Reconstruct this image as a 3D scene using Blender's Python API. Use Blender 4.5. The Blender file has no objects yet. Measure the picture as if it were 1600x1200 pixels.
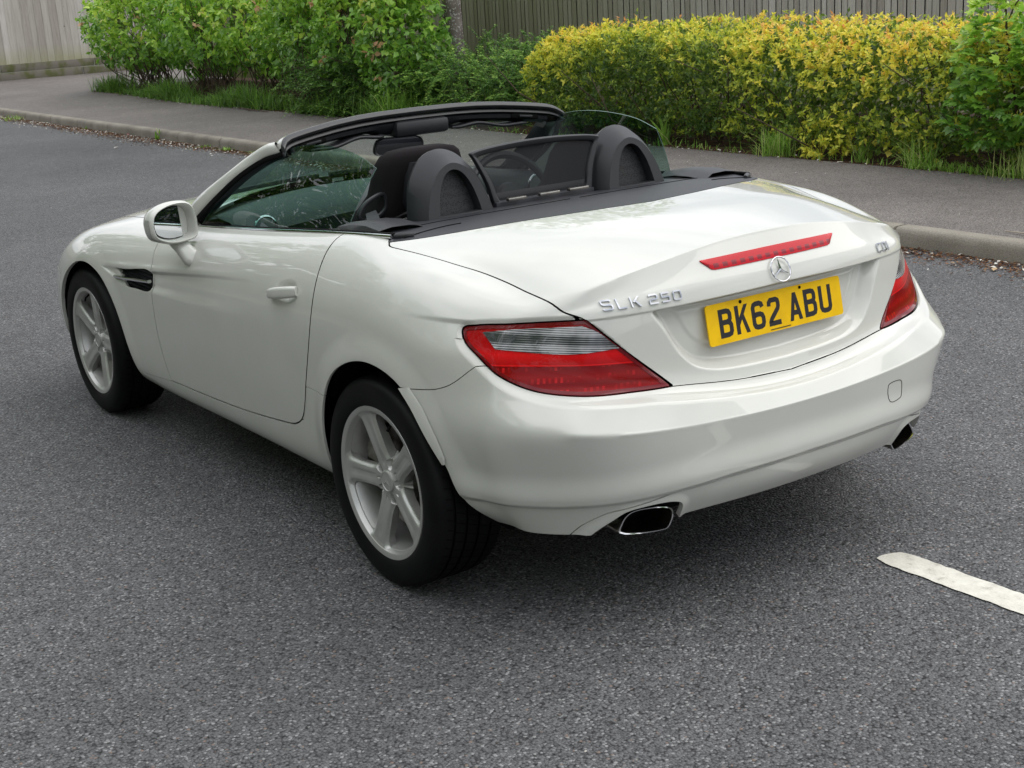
import bpy, bmesh, math, random
import numpy as np
from mathutils import Vector, Matrix
R = math.radians
random.seed(7)
rng = np.random.default_rng(7)
sc = bpy.context.scene
C = sc.collection

# ------------------------------------------------------------------ camera
CAM = (-2.7453, -3.4049, 1.6878)
YAW, PITCH, ROLL = 0.6007, 0.2781, -0.0610
def camera_basis():
    f = Vector((math.sin(YAW) * math.cos(PITCH), math.cos(YAW) * math.cos(PITCH), -math.sin(PITCH)))
    r = Vector((math.cos(YAW), -math.sin(YAW), 0)); u = r.cross(f)
    c, s = math.cos(ROLL), math.sin(ROLL)
    return c * r + s * u, -s * r + c * u, f
cr, cu, cf = camera_basis()
cd = bpy.data.cameras.new('camera'); cam = bpy.data.objects.new('camera', cd); C.objects.link(cam)
cd.sensor_width = 36; cd.lens = 2219 / 1600 * 36; cd.clip_start = 0.05; cd.clip_end = 500
cam.matrix_world = Matrix(((cr.x, cu.x, -cf.x, CAM[0]), (cr.y, cu.y, -cf.y, CAM[1]), (cr.z, cu.z, -cf.z, CAM[2]), (0, 0, 0, 1)))
sc.camera = cam

# ------------------------------------------------------------------ sky and sun (bright overcast)
SUN_EL, SUN_AZ = R(50), R(108)      # azimuth measured from +Y towards +X
world = bpy.data.worlds.new('World'); sc.world = world; world.use_nodes = True
nt = world.node_tree; nt.nodes.clear()
def N(t, ty, **kw):
    n = t.nodes.new(ty)
    for k, v in kw.items(): setattr(n, k, v)
    return n
out = N(nt, 'ShaderNodeOutputWorld'); bg = N(nt, 'ShaderNodeBackground')
sky = N(nt, 'ShaderNodeTexSky', sky_type='NISHITA', sun_disc=False, sun_elevation=SUN_EL, sun_rotation=SUN_AZ)
sky.dust_density = 2.0
tc = N(nt, 'ShaderNodeTexCoord'); mp = N(nt, 'ShaderNodeMapping'); mp.inputs['Scale'].default_value = (1.2, 1.2, 3.0)
no = N(nt, 'ShaderNodeTexNoise'); no.inputs['Scale'].default_value = 1.6; no.inputs['Detail'].default_value = 6; no.inputs['Roughness'].default_value = .55
rp = N(nt, 'ShaderNodeValToRGB')
rp.color_ramp.elements[0].position = .36; rp.color_ramp.elements[0].color = (7.0, 7.7, 8.8, 1)
rp.color_ramp.elements[1].position = .60; rp.color_ramp.elements[1].color = (20.0, 20.0, 20.2, 1)
mx = N(nt, 'ShaderNodeMix', data_type='RGBA'); mx.inputs[0].default_value = 0.88
L = nt.links.new
L(tc.outputs['Generated'], mp.inputs[0]); L(mp.outputs[0], no.inputs[0]); L(no.outputs[0], rp.inputs[0])
# overcast: three times as bright overhead as at the horizon
sx_ = N(nt, 'ShaderNodeSeparateXYZ'); L(tc.outputs['Generated'], sx_.inputs[0])
gm = N(nt, 'ShaderNodeMapRange'); L(sx_.outputs[2], gm.inputs[0]); gm.inputs['From Min'].default_value = 0; gm.inputs['From Max'].default_value = 1; gm.inputs['To Min'].default_value = .70; gm.inputs['To Max'].default_value = 1.3
sk = N(nt, 'ShaderNodeVectorMath', operation='SCALE'); L(mx.outputs[2], sk.inputs[0]); L(gm.outputs[0], sk.inputs['Scale'])
L(sky.outputs[0], mx.inputs[6]); L(rp.outputs[0], mx.inputs[7]); L(sk.outputs[0], bg.inputs[0]); L(bg.outputs[0], out.inputs[0])
bg.inputs[1].default_value = 0.076
sd = bpy.data.lights.new('sun', 'SUN'); sd.energy = 1.2; sd.angle = R(60); sd.color = (1, .96, .9)
sun = bpy.data.objects.new('sun', sd); C.objects.link(sun)
sdir = Vector((math.sin(SUN_AZ) * math.cos(SUN_EL), math.cos(SUN_AZ) * math.cos(SUN_EL), math.sin(SUN_EL)))
sun.rotation_euler = sdir.to_track_quat('Z', 'Y').to_euler()
sc.view_settings.view_transform = 'Standard'; sc.view_settings.look = 'None'; sc.view_settings.gamma = 1
sc.view_settings.exposure = 0.3
sc.cycles.max_bounces = 10; sc.cycles.transparent_max_bounces = 16

# ------------------------------------------------------------------ materials
def mat(name, col, rough=.5, metal=0, coat=0, spec=.5, noise=None, bump=None, trans=0, ior=1.45, alpha=1):
    """noise = (scale, second colour, detail, lo, hi); bump = (scale, strength, distance)"""
    m = bpy.data.materials.new(name); m.use_nodes = True; t = m.node_tree; b = t.nodes['Principled BSDF']
    b.inputs['Base Color'].default_value = (*col, 1); b.inputs['Roughness'].default_value = rough
    b.inputs['Metallic'].default_value = metal; b.inputs['Coat Weight'].default_value = coat; b.inputs['Coat Roughness'].default_value = .02
    b.inputs['Specular IOR Level'].default_value = spec; b.inputs['Transmission Weight'].default_value = trans
    b.inputs['IOR'].default_value = ior; b.inputs['Alpha'].default_value = alpha
    tcn = N(t, 'ShaderNodeTexCoord')
    if noise:
        n = N(t, 'ShaderNodeTexNoise'); n.inputs['Scale'].default_value = noise[0]; n.inputs['Detail'].default_value = noise[2]
        r = N(t, 'ShaderNodeMapRange'); r.inputs['From Min'].default_value = noise[3]; r.inputs['From Max'].default_value = noise[4]
        x = N(t, 'ShaderNodeMix', data_type='RGBA'); x.inputs[6].default_value = (*col, 1); x.inputs[7].default_value = (*noise[1], 1)
        l = t.links.new; l(tcn.outputs['Object'], n.inputs[0]); l(n.outputs[0], r.inputs[0]); l(r.outputs[0], x.inputs[0]); l(x.outputs[2], b.inputs['Base Color'])
    if bump:
        n = N(t, 'ShaderNodeTexNoise'); n.inputs['Scale'].default_value = bump[0]; n.inputs['Detail'].default_value = 4
        bu = N(t, 'ShaderNodeBump'); bu.inputs['Strength'].default_value = bump[1]; bu.inputs['Distance'].default_value = bump[2]
        t.links.new(tcn.outputs['Object'], n.inputs[0]); t.links.new(n.outputs[0], bu.inputs['Height']); t.links.new(bu.outputs[0], b.inputs['Normal'])
    return m
M = {}
M['paint'] = mat('white_paint', (.615, .620, .575), .5, coat=1.0, spec=.25, noise=(6, (.59, .595, .545), 3, .35, .75))
M['paint'].node_tree.nodes['Principled BSDF'].inputs['Coat IOR'].default_value = 1.58
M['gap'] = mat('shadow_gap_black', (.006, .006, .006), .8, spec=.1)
M['plastic'] = mat('black_plastic', (.018, .019, .022), .42, bump=(900, .15, .0005))
M['cover'] = mat('satin_black_cover', (.022, .023, .028), .45, bump=(700, .12, .0005))
M['rubber'] = mat('tyre_rubber', (.014, .014, .015), .62, noise=(14, (.022, .021, .02), 4, .4, .7))
M['alloy'] = mat('silver_alloy', (.52, .52, .50), .34, metal=.5, coat=.35, noise=(12, (.44, .44, .42), 4, .4, .7))
M['chrome'] = mat('chrome', (.75, .76, .78), .09, metal=1)
M['steel'] = mat('brushed_steel', (.42, .40, .37), .22, metal=1, noise=(30, (.28, .25, .21), 4, .45, .7))
M['fabric'] = mat('black_seat_fabric', (.016, .014, .015), .95, spec=.15, bump=(1200, .3, .0006))
M['glass'] = None
# ------------------------------------------------------------------ body surface: one cage, subdivided, then cut into panels
def smooth01(t): t = np.clip(t, 0, 1); return t * t * (3 - 2 * t)
def interp_tab(ys, vals, y):
    return np.interp(y, ys, vals)
NX, NK = 5, 9
STY = [-.465, -.36, -.20, 0.0, .22, .45, .80, 1.15, 1.50, 1.80, 2.10, 2.43, 2.70, 2.93]
# side rows, (half width, z) for k = 0..9, at key stations
KEY = {
 -.41: [(.760,.285),(.815,.345),(.845,.450),(.868,.560),(.862,.645),(.856,.700),(.842,.765),(.806,.838),(.745,.888),(.671,.908)],
 -.20: [(.812,.240),(.858,.310),(.884,.420),(.897,.545),(.902,.650),(.899,.735),(.884,.812),(.836,.892),(.764,.938),(.692,.943)],
  0.0: [(.815,.220),(.866,.290),(.893,.400),(.904,.530),(.908,.650),(.906,.750),(.890,.832),(.850,.907),(.788,.955),(.716,.972)],
  .22: [(.810,.205),(.865,.270),(.890,.380),(.901,.510),(.905,.635),(.903,.735),(.889,.818),(.854,.891),(.802,.948),(.735,.985)],
  .45: [(.800,.200),(.858,.258),(.880,.365),(.891,.500),(.896,.625),(.896,.720),(.884,.802),(.855,.875),(.812,.930),(.750,.968)],
  .80: [(.795,.200),(.852,.252),(.872,.355),(.884,.490),(.890,.615),(.891,.700),(.881,.775),(.857,.845),(.818,.897),(.758,.937)],
 1.15: [(.795,.200),(.850,.250),(.870,.350),(.881,.480),(.887,.605),(.888,.685),(.878,.755),(.856,.818),(.820,.868),(.762,.907)],
 1.50: [(.800,.200),(.852,.248),(.872,.348),(.882,.475),(.888,.595),(.889,.670),(.880,.735),(.858,.795),(.820,.845),(.758,.880)],
 1.80: [(.810,.205),(.862,.258),(.882,.365),(.890,.490),(.894,.600),(.893,.672),(.882,.733),(.856,.788),(.812,.832),(.745,.862)],
 2.10: [(.815,.215),(.868,.275),(.888,.385),(.896,.505),(.900,.608),(.898,.675),(.884,.732),(.854,.780),(.803,.820),(.725,.845)],
 2.43: [(.820,.220),(.872,.285),(.894,.395),(.903,.510),(.906,.605),(.900,.665),(.884,.716),(.851,.758),(.794,.790),(.705,.810)],
 2.70: [(.820,.220),(.872,.275),(.892,.375),(.897,.485),(.893,.570),(.884,.625),(.862,.672),(.823,.708),(.765,.735),(.680,.755)],
 2.93: [(.780,.220),(.830,.265),(.848,.360),(.850,.450),(.842,.525),(.826,.575),(.798,.612),(.754,.642),(.695,.665),(.615,.685)],
}
# rear face, (x, y, z) for i = 0..5 (centre to corner), one row per k
REAR = [
 [(0,-.780,.300),(.20,-.776,.302),(.39,-.752,.300),(.56,-.695,.284),(.672,-.615,.276),(.740,-.520,.274)],
 [(0,-.822,.362),(.20,-.816,.364),(.40,-.790,.368),(.575,-.732,.372),(.697,-.640,.372),(.780,-.530,.362)],
 [(0,-.832,.450),(.20,-.826,.452),(.41,-.806,.456),(.59,-.752,.460),(.718,-.656,.462),(.812,-.535,.458)],
 [(0,-.840,.552),(.20,-.834,.554),(.42,-.812,.561),(.605,-.766,.570),(.740,-.676,.577),(.835,-.548,.574)],
 [(0,-.812,.590),(.20,-.805,.598),(.41,-.777,.618),(.585,-.716,.636),(.715,-.630,.648),(.814,-.535,.653)],
 [(0,-.762,.603),(.20,-.755,.612),(.40,-.728,.640),(.575,-.680,.666),(.700,-.605,.688),(.800,-.520,.703)],
 [(0,-.738,.700),(.20,-.731,.706),(.40,-.707,.718),(.570,-.660,.735),(.688,-.585,.750),(.785,-.505,.762)],
 [(0,-.722,.850),(.20,-.716,.850),(.39,-.694,.848),(.555,-.648,.846),(.660,-.580,.838),(.745,-.505,.828)],
 [(0,-.690,.922),(.19,-.687,.919),(.38,-.670,.905),(.530,-.632,.885),(.626,-.588,.868),(.700,-.525,.866)],
 [(0,-.655,.990),(.18,-.653,.983),(.36,-.643,.958),(.500,-.619,.930),(.595,-.588,.905),(.664,-.527,.886)],
]
# height of the upper surface above the side edge line: centre height along the car
TOPC = ([-.655,-.45,-.20,0,.22,.45,.8,1.15,1.5,1.8,2.1,2.43,2.7,2.93,3.2], [.990,1.010,1.024,1.022,.997,.980,.980,1.0,.97,.945,.915,.868,.815,.745,.645])
KEY[-.465] = []; KEY[-.36] = []
for k_ in range(10):
    cx0, cy0, cz0 = REAR[k_][5]; x1, z1 = KEY[-.41][k_]; x2, z2 = KEY[-.20][k_]
    t_ = (-.465 - cy0) / (-.41 - cy0); KEY[-.465].append((cx0 + (x1 - cx0) * t_ + .004, cz0 + (z1 - cz0) * t_)); KEY[-.36].append((x1 + (x2 - x1) * .24 + .003, z1 + (z2 - z1) * .24))
FX = [0, .27, .52, .74, .90, 1.0]
def body_targets():
    P = {}
    ns = len(STY); NY = ns + 1
    for j, y in enumerate(STY, 1):
        for k in range(NK + 1):
            x, z = KEY[y][k]; P[(NX, j, k)] = (x, y, z)
    for k in range(NK + 1):
        for i in range(NX + 1): P[(i, 0, k)] = REAR[k][i]
    for j, y in enumerate(STY, 1):          # top
        xs, zs = KEY[y][NK]; zc = interp_tab(*TOPC, y)
        for i in range(NX):
            f = FX[i]
            yy = y
            if j == 2: yy = y - .05 * (1 - f)
            if j == 3: yy = y - .02 * (1 - f)
            P[(i, j, NK)] = (xs * f, yy, zs + (zc - zs) * (1 - f ** (3.2 if y < .3 else 2.4)))
    for i in range(NX):                     # row just in front of the boot lip
        a, c = REAR[9][i], P[(i, 2, NK)]; t = .060 / (c[1] - a[1]); P[(i, 1, NK)] = (a[0] + (c[0] - a[0]) * t, a[1] + .060, a[2] + (c[2] - a[2]) * t * 1.12)
    nose = [(.255,3.16),(.29,3.22),(.36,3.25),(.44,3.255),(.50,3.25),(.545,3.24),(.58,3.22),(.61,3.19),(.64,3.15),(.665,3.09)]
    for k in range(NK + 1):                 # front
        zc, yc = nose[k]; xs, zs = KEY[STY[-1]][k]
        for i in range(NX + 1):
            f = FX[i]; x = f * xs * .93
            P[(i, NY, k)] = (x, yc - .20 * f ** 2.6, zc + (zs - .02 - zc) * f ** 2)
    return P, NY
def build_cage():
    P, NY = body_targets()
    idx = {}; co = []
    def vid(i, j, k):
        key = (i, j, k)
        if key not in idx:
            p = P[(abs(i), j, k)]; idx[key] = len(co); co.append((math.copysign(1, i) * p[0] if i else 0.0, p[1], p[2]))
        return idx[key]
    F = []
    for s in (-1, 1):
        for j in range(NY):
            for k in range(NK):
                q = [vid(s * NX, j, k), vid(s * NX, j + 1, k), vid(s * NX, j + 1, k + 1), vid(s * NX, j, k + 1)]
                F.append(q if s > 0 else q[::-1])
    for i in range(-NX, NX):
        for j in range(NY):
            F.append([vid(i, j, NK), vid(i + 1, j, NK), vid(i + 1, j + 1, NK), vid(i, j + 1, NK)])
        for k in range(NK):
            F.append([vid(i, 0, k), vid(i + 1, 0, k), vid(i + 1, 0, k + 1), vid(i, 0, k + 1)])
            F.append([vid(i + 1, NY, k), vid(i, NY, k), vid(i, NY, k + 1), vid(i + 1, NY, k + 1)])
    return np.array(co), F, idx, NY
def subdivide(co, F, level, creases=None):
    me = bpy.data.meshes.new('tmp'); me.from_pydata([tuple(c) for c in co], [], F); me.update()
    if creases:
        a = me.attributes.new('crease_edge', 'FLOAT', 'EDGE')
        ed = {tuple(sorted(e.vertices)): e.index for e in me.edges}
        for e, w in creases.items():
            if e in ed: a.data[ed[e]].value = w
    ob = bpy.data.objects.new('tmp', me); C.objects.link(ob)
    md = ob.modifiers.new('s', 'SUBSURF'); md.levels = level; md.render_levels = level; md.use_limit_surface = True
    dg = bpy.context.evaluated_depsgraph_get(); ev = ob.evaluated_get(dg); m2 = ev.to_mesh()
    V = np.empty(len(m2.vertices) * 3); m2.vertices.foreach_get('co', V); V = V.reshape(-1, 3)
    Q = np.empty(len(m2.loops), int); m2.loops.foreach_get('vertex_index', Q)
    ev.to_mesh_clear(); bpy.data.objects.remove(ob); bpy.data.meshes.remove(me)
    return V, Q.reshape(-1, 4)
def body_dense(level=4):
    tgt, F, idx, NY = build_cage()
    cr = {}
    def crease(a, b, w): cr[tuple(sorted((idx[a], idx[b])))] = w
    for i in range(-NX, NX):
        crease((i, 0, 3), (i + 1, 0, 3), {0: 1.4, 1: 1.4, 2: 1.2, 3: .9, 4: .3}[int(abs(i + .5))])
        crease((i, 0, 9), (i + 1, 0, 9), {0: 2.2, 1: 1.8, 2: 1.1, 3: .45, 4: .0}[int(abs(i + .5))])
        crease((i, 0, 4), (i + 1, 0, 4), .5)
    co = tgt.copy()
    for _ in range(5):
        V, _q = subdivide(co, F, 1, cr); co = co + .9 * (tgt - V[:len(co)])
    V, Q = subdivide(co, F, level, cr)
    # the fit may drift off the plane of symmetry by rounding only
    return V, Q
def vnormals(V, T):
    n = np.cross(V[T[:, 1]] - V[T[:, 0]], V[T[:, 2]] - V[T[:, 0]])
    out = np.zeros_like(V)
    for c in range(3): 
        for d in range(3): out[:, d] += np.bincount(T[:, c], n[:, d], len(V))
    l = np.linalg.norm(out, axis=1, keepdims=True); l[l == 0] = 1
    return out / l
def tris(Q): return np.concatenate([Q[:, [0, 1, 2]], Q[:, [0, 2, 3]]])
# ------------------------------------------------------------------ cutting tools
def spline(pts, closed=False, n=8, corners=()):
    """Catmull-Rom through pts; indices in corners stay sharp"""
    P = [np.array(p, float) for p in pts]; m = len(P); out = []
    rngk = range(m if closed else m - 1)
    for i in rngk:
        p1, p2 = P[i], P[(i + 1) % m]
        p0 = P[i - 1] if (i > 0 or closed) else 2 * p1 - p2
        p3 = P[(i + 2) % m] if (i + 2 < m or closed) else 2 * p2 - p1
        if i in corners: p0 = p1 - (p2 - p1)
        if (i + 1) % m in corners: p3 = p2 + (p2 - p1)
        d1 = max(np.linalg.norm(p1 - p0), 1e-6) ** .5; d2 = max(np.linalg.norm(p2 - p1), 1e-6) ** .5; d3 = max(np.linalg.norm(p3 - p2), 1e-6) ** .5
        m1 = (p2 - p1) / d2 - (p2 - p0) / (d1 + d2) + (p1 - p0) / d1
        m2 = (p2 - p1) / d2 - (p3 - p1) / (d2 + d3) + (p3 - p2) / d3
        m1 = m1 * d2; m2 = m2 * d2
        for t in np.arange(n) / n:
            out.append((2*t**3-3*t**2+1) * p1 + (t**3-2*t**2+t) * m1 + (-2*t**3+3*t**2) * p2 + (t**3-t**2) * m2)
    if not closed: out.append(P[-1])
    return np.array(out)
def poly_sdf(U, poly, closed=True):
    """signed distance (negative inside) of points U (n,2) to polygon"""
    n = len(poly); d = np.full(len(U), 1e9); ins = np.zeros(len(U), bool)
    for a in range(n if closed else n - 1):
        A = poly[a]; B = poly[(a + 1) % n]; e = B - A; L2 = e @ e
        if L2 < 1e-14: continue
        w = U - A; t = np.clip((w @ e) / L2, 0, 1)
        q = w - t[:, None] * e; d = np.minimum(d, (q * q).sum(1))
        if closed:
            c = (A[1] <= U[:, 1]) != (B[1] <= U[:, 1])
            xx = A[0] + (U[:, 1] - A[1]) * (e[0] / (e[1] if abs(e[1]) > 1e-12 else 1e-12))
            ins ^= c & (U[:, 0] < xx)
    d = np.sqrt(d)
    return np.where(ins, -d, d) if closed else d
def split_edges(V, Nn, T, lab, pick, mid):
    """pick(ea, eb) -> mask of edges to split; mid(ea, eb) -> fractions along the edge; splits triangles to fit"""
    E = np.concatenate([T[:, [0, 1]], T[:, [1, 2]], T[:, [2, 0]]]); Es = np.sort(E, 1)
    key = Es[:, 0].astype(np.int64) * (len(V) + 1) + Es[:, 1]
    uk, inv = np.unique(key, return_inverse=True); ea = (uk // (len(V) + 1)).astype(int); eb = (uk % (len(V) + 1)).astype(int)
    m = pick(ea, eb)
    if not m.any(): return V, Nn, T, lab
    ia, ib = ea[m], eb[m]; t = mid(ia, ib)[:, None]
    na, nb = Nn[ia], Nn[ib]; e = V[ib] - V[ia]
    ta = e - (e * na).sum(1, keepdims=True) * na; tb = e - (e * nb).sum(1, keepdims=True) * nb
    # cubic Hermite along the edge, so added points stay on the curved surface
    P = (2*t**3-3*t**2+1) * V[ia] + (t**3-2*t**2+t) * ta + (-2*t**3+3*t**2) * V[ib] + (t**3-t**2) * tb
    nn = na * (1 - t) + nb * t; nn /= np.linalg.norm(nn, axis=1, keepdims=True)
    new = np.full(len(uk), -1); new[m] = np.arange(m.sum()) + len(V)
    V2 = np.concatenate([V, P]); N2 = np.concatenate([Nn, nn])
    k = len(T); M3 = np.stack([new[inv[:k]], new[inv[k:2*k]], new[inv[2*k:]]], 1)
    cnt = (M3 >= 0).sum(1); out = [T[cnt == 0]]; lo = [lab[cnt == 0]]
    s = cnt == 3; a, b, c = T[s].T; p, q, r = M3[s].T
    for tri in ((a, p, r), (p, b, q), (r, q, c), (p, q, r)): out.append(np.stack(tri, 1)); lo.append(lab[s])
    for r0 in range(3):       # one split edge: edge r0
        s = (cnt == 1) & (M3[:, r0] >= 0); 
        a, b, c = T[s][:, r0], T[s][:, (r0 + 1) % 3], T[s][:, (r0 + 2) % 3]; p = M3[s][:, r0]
        out += [np.stack((a, p, c), 1), np.stack((p, b, c), 1)]; lo += [lab[s]] * 2
    for r0 in range(3):       # two split edges: all but edge r0
        s = (cnt == 2) & (M3[:, r0] < 0)
        a, b, c = T[s][:, r0], T[s][:, (r0 + 1) % 3], T[s][:, (r0 + 2) % 3]; q = M3[s][:, (r0 + 1) % 3]; r = M3[s][:, (r0 + 2) % 3]
        out += [np.stack((q, c, r), 1), np.stack((a, b, q), 1), np.stack((a, q, r), 1)]; lo += [lab[s]] * 3
    return V2, N2, np.concatenate(out), np.concatenate(lo)
def cut_level(V, Nn, T, lab, field, lev):
    f = field(V) - lev; f = np.where(np.abs(f) < 2e-5, 2e-5, f)
    pick = lambda a, b: (f[a] * f[b] < 0)
    mid = lambda a, b: np.clip(f[a] / (f[a] - f[b]), .01, .99)
    return split_edges(V, Nn, T, lab, pick, mid)
def cut_region(M_, field, name_id, g=.0016, only=None):
    """cuts the region field < 0 out of label 0 (or labels in only), leaving a gap 2g wide; new label name_id (None removes)"""
    V, Nn, T, lab = M_
    if g > 0:
        V, Nn, T, lab = cut_level(V, Nn, T, lab, field, -g); V, Nn, T, lab = cut_level(V, Nn, T, lab, field, g)
    else: V, Nn, T, lab = cut_level(V, Nn, T, lab, field, 0)
    f = field(V[T].mean(1)); ok = (lab == 0) if only is None else np.isin(lab, only)
    keep = ~(ok & (np.abs(f) < g)) if g > 0 else np.ones(len(T), bool)
    ins = ok & (f < 0)
    lab = lab.copy()
    if name_id is None: keep &= ~ins
    else: lab[ins] = name_id
    return V, Nn, T[keep], lab[keep]

# ------------------------------------------------------------------ lines traced on the body (metres; y forward, z up, x = half width)
SQ = 2 ** -.5
def side_uv(V): return np.stack([V[:, 1], V[:, 2]], 1)
def diag_uv(V): return np.stack([(np.abs(V[:, 0]) + V[:, 1]) * SQ, V[:, 2]], 1)
def rear_uv(V): return np.stack([np.abs(V[:, 0]), V[:, 2]], 1)
def lid_uv(V): return np.stack([np.abs(V[:, 0]), (V[:, 1] + V[:, 2]) * SQ], 1)
def top_uv(V): return np.stack([np.abs(V[:, 0]), V[:, 1]], 1)
def mkfield(uv, poly, valid):
    poly = np.array(poly); lo = poly.min(0) - .055; hi = poly.max(0) + .055
    def f(V):
        m = valid(V); d = np.full(len(V), 1.0)
        if m.any():
            U = uv(V[m]); near = ((U > lo) & (U < hi)).all(1); q = np.full(len(U), .06)
            if near.any(): q[near] = poly_sdf(U[near], poly)
            d[m] = q
        return d
    return f
on_side = lambda V: (np.abs(V[:, 0]) > .5)
on_rear = lambda V: (V[:, 1] < -.3)
LAMP3 = [(.600,-.624,.842),(.672,-.568,.841),(.744,-.500,.838),(.800,-.417,.832),(.824,-.388,.822),(.833,-.400,.796),(.827,-.453,.757),(.802,-.513,.712),(.752,-.579,.677),(.665,-.651,.658),(.540,-.703,.650),(.406,-.723,.647)]
LAMP = spline([((p[0] + p[1]) * SQ, p[2]) for p in LAMP3], True, 6, corners=(0, 11))
f_lamp = mkfield(diag_uv, LAMP, lambda V: (V[:, 1] < -.1) & (np.abs(V[:, 0]) > .3))
LID3 = [(0,-.755,.616),(.202,-.747,.6265),(.406,-.723,.647),(.514,-.678,.752),(.603,-.622,.842),(.645,-.575,.874),(.661,-.475,.899),(.667,-.37,.917),(.678,-.269,.934),(.702,-.165,.949),(.727,-.058,.963),(.745,.039,.971),(.748,.085,.970),(.735,.110,.978),(.690,.062,.993),(.5,-.05,1.012),(.25,-.15,1.024),(0,-.191,1.027)]
_l = spline([(p[0], (p[1] + p[2]) * SQ) for p in LID3], False, 6, corners=(2, 4, 13))
f_lid = mkfield(lid_uv, np.concatenate([_l, [(-.4, _l[-1][1]), (-.4, _l[0][1])]]), lambda V: (V[:, 1] < .4) & (V[:, 2] > .5))
_deck = spline([(.735,.113),(.690,.066),(.5,-.05),(.25,-.15),(0,-.191)], False, 6)
f_deck = mkfield(top_uv, np.concatenate([[(.722,.40),(.722,.13)], _deck, [(-.4,-.191),(-.4,.46),(.60,.46)]]), lambda V: (V[:, 2] > .9) & (V[:, 1] > -.5) & (V[:, 1] < 1))
COCK = spline([(-.5,.46),(.58,.45),(.715,.36),(.731,.60),(.741,.9),(.745,1.25),(.742,1.42),(.70,1.55),(.50,1.70),(0,1.77),(-.5,1.77)], True, 6, corners=(0, 2, 10))
f_cock = mkfield(top_uv, COCK, lambda V: (V[:, 2] > .80))
ARCH_R = spline([(.365,.10),(.350,.20),(.340,.278),(.300,.460),(.215,.590),(.105,.657),(-.02,.686),(-.130,.676),(-.201,.645),(-.262,.585),(-.335,.459),(-.368,.350),(-.415,.270),(-.47,.10)], True, 8, corners=(0, 13))
f_archr = mkfield(side_uv, ARCH_R, lambda V: np.abs(V[:, 0]) > .55)
ARCH_F = spline([(1.915,.10),(1.935,.20),(1.950,.275),(2.005,.476),(2.065,.575),(2.140,.638),(2.235,.668),(2.336,.675),(2.440,.658),(2.535,.617),(2.63,.555),(2.705,.475),(2.745,.38),(2.765,.25),(2.77,.10)], True, 8, corners=(0, 14))
f_archf = mkfield(side_uv, ARCH_F, lambda V: np.abs(V[:, 0]) > .55)
PIPE = spline([(.652,.15),(.645,.262),(.628,.292),(.60,.322),(.577,.343),(.52,.356),(.458,.356),(.432,.345),(.421,.312),(.418,.15)], True, 6, corners=(0, 9))
f_pipe = mkfield(rear_uv, PIPE, lambda V: V[:, 1] < -.45)
DOOR = spline([(1.645,.813),(1.630,.73),(1.641,.608),(1.645,.458),(1.611,.299),(1.30,.306),(.973,.322),(.66,.352),(.545,.370),(.487,.400),(.450,.450),(.413,.53),(.340,.707),(.322,.80),(.334,.892),(.365,.971),(.39,1.06),(1.62,1.0)], True, 6, corners=(4, 16, 17))
f_door = mkfield(side_uv, DOOR, on_side)
SILL = spline([(2.06,.266),(1.611,.297),(1.30,.304),(.973,.320),(.66,.350),(.480,.398),(.440,.45),(.412,.521),(.25,.527),(.2,.1),(2.06,.1)], True, 5, corners=tuple(range(11)))
f_sill = mkfield(side_uv, SILL, lambda V: (np.abs(V[:, 0]) > .5))
_b = spline([(-.15,.644),(-.201,.646),(-.325,.660),(-.385,.684),(-.449,.735),(-1.2,.80)], False, 5, corners=(4,))
f_bump = mkfield(side_uv, np.concatenate([_b, [(-1.2, .05), (-.15, .05)]]), lambda V: V[:, 1] < -.1)
f_fbump = mkfield(side_uv, np.array([(2.66,.580),(3.6,.585),(3.6,.05),(2.66,.05)]), lambda V: V[:, 1] > 2.3)
HOOD = spline([(-.5,1.772),(0,1.772),(.50,1.702),(.68,1.60),(.715,1.85),(.690,2.30),(.62,2.75),(.48,3.02),(0,3.13),(-.5,3.13)], True, 6, corners=(0, 3, 9))
f_hood = mkfield(top_uv, HOOD, lambda V: V[:, 2] > .55)
f_fend = mkfield(side_uv, np.array([(1.395,.05),(1.395,1.05),(3.6,1.05),(3.6,.05)]), lambda V: V[:, 1] > 1.4)
VENT = spline([(1.985,.688),(1.90,.695),(1.66,.722),(1.645,.712),(1.648,.660),(1.66,.643),(1.80,.633),(1.89,.632),(1.95,.655)], True, 5, corners=())
f_vent = mkfield(side_uv, VENT, on_side)
VAL = spline([(.70,.20),(.664,.300),(.640,.325),(.613,.343),(.560,.358),(.500,.372),(.42,.389),(.30,.397),(0,.400)], False, 4)
f_val = mkfield(rear_uv, np.concatenate([VAL, [(-.3,.400),(-.3,0),(.70,0)]]), lambda V: V[:, 1] < -.45)

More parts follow.
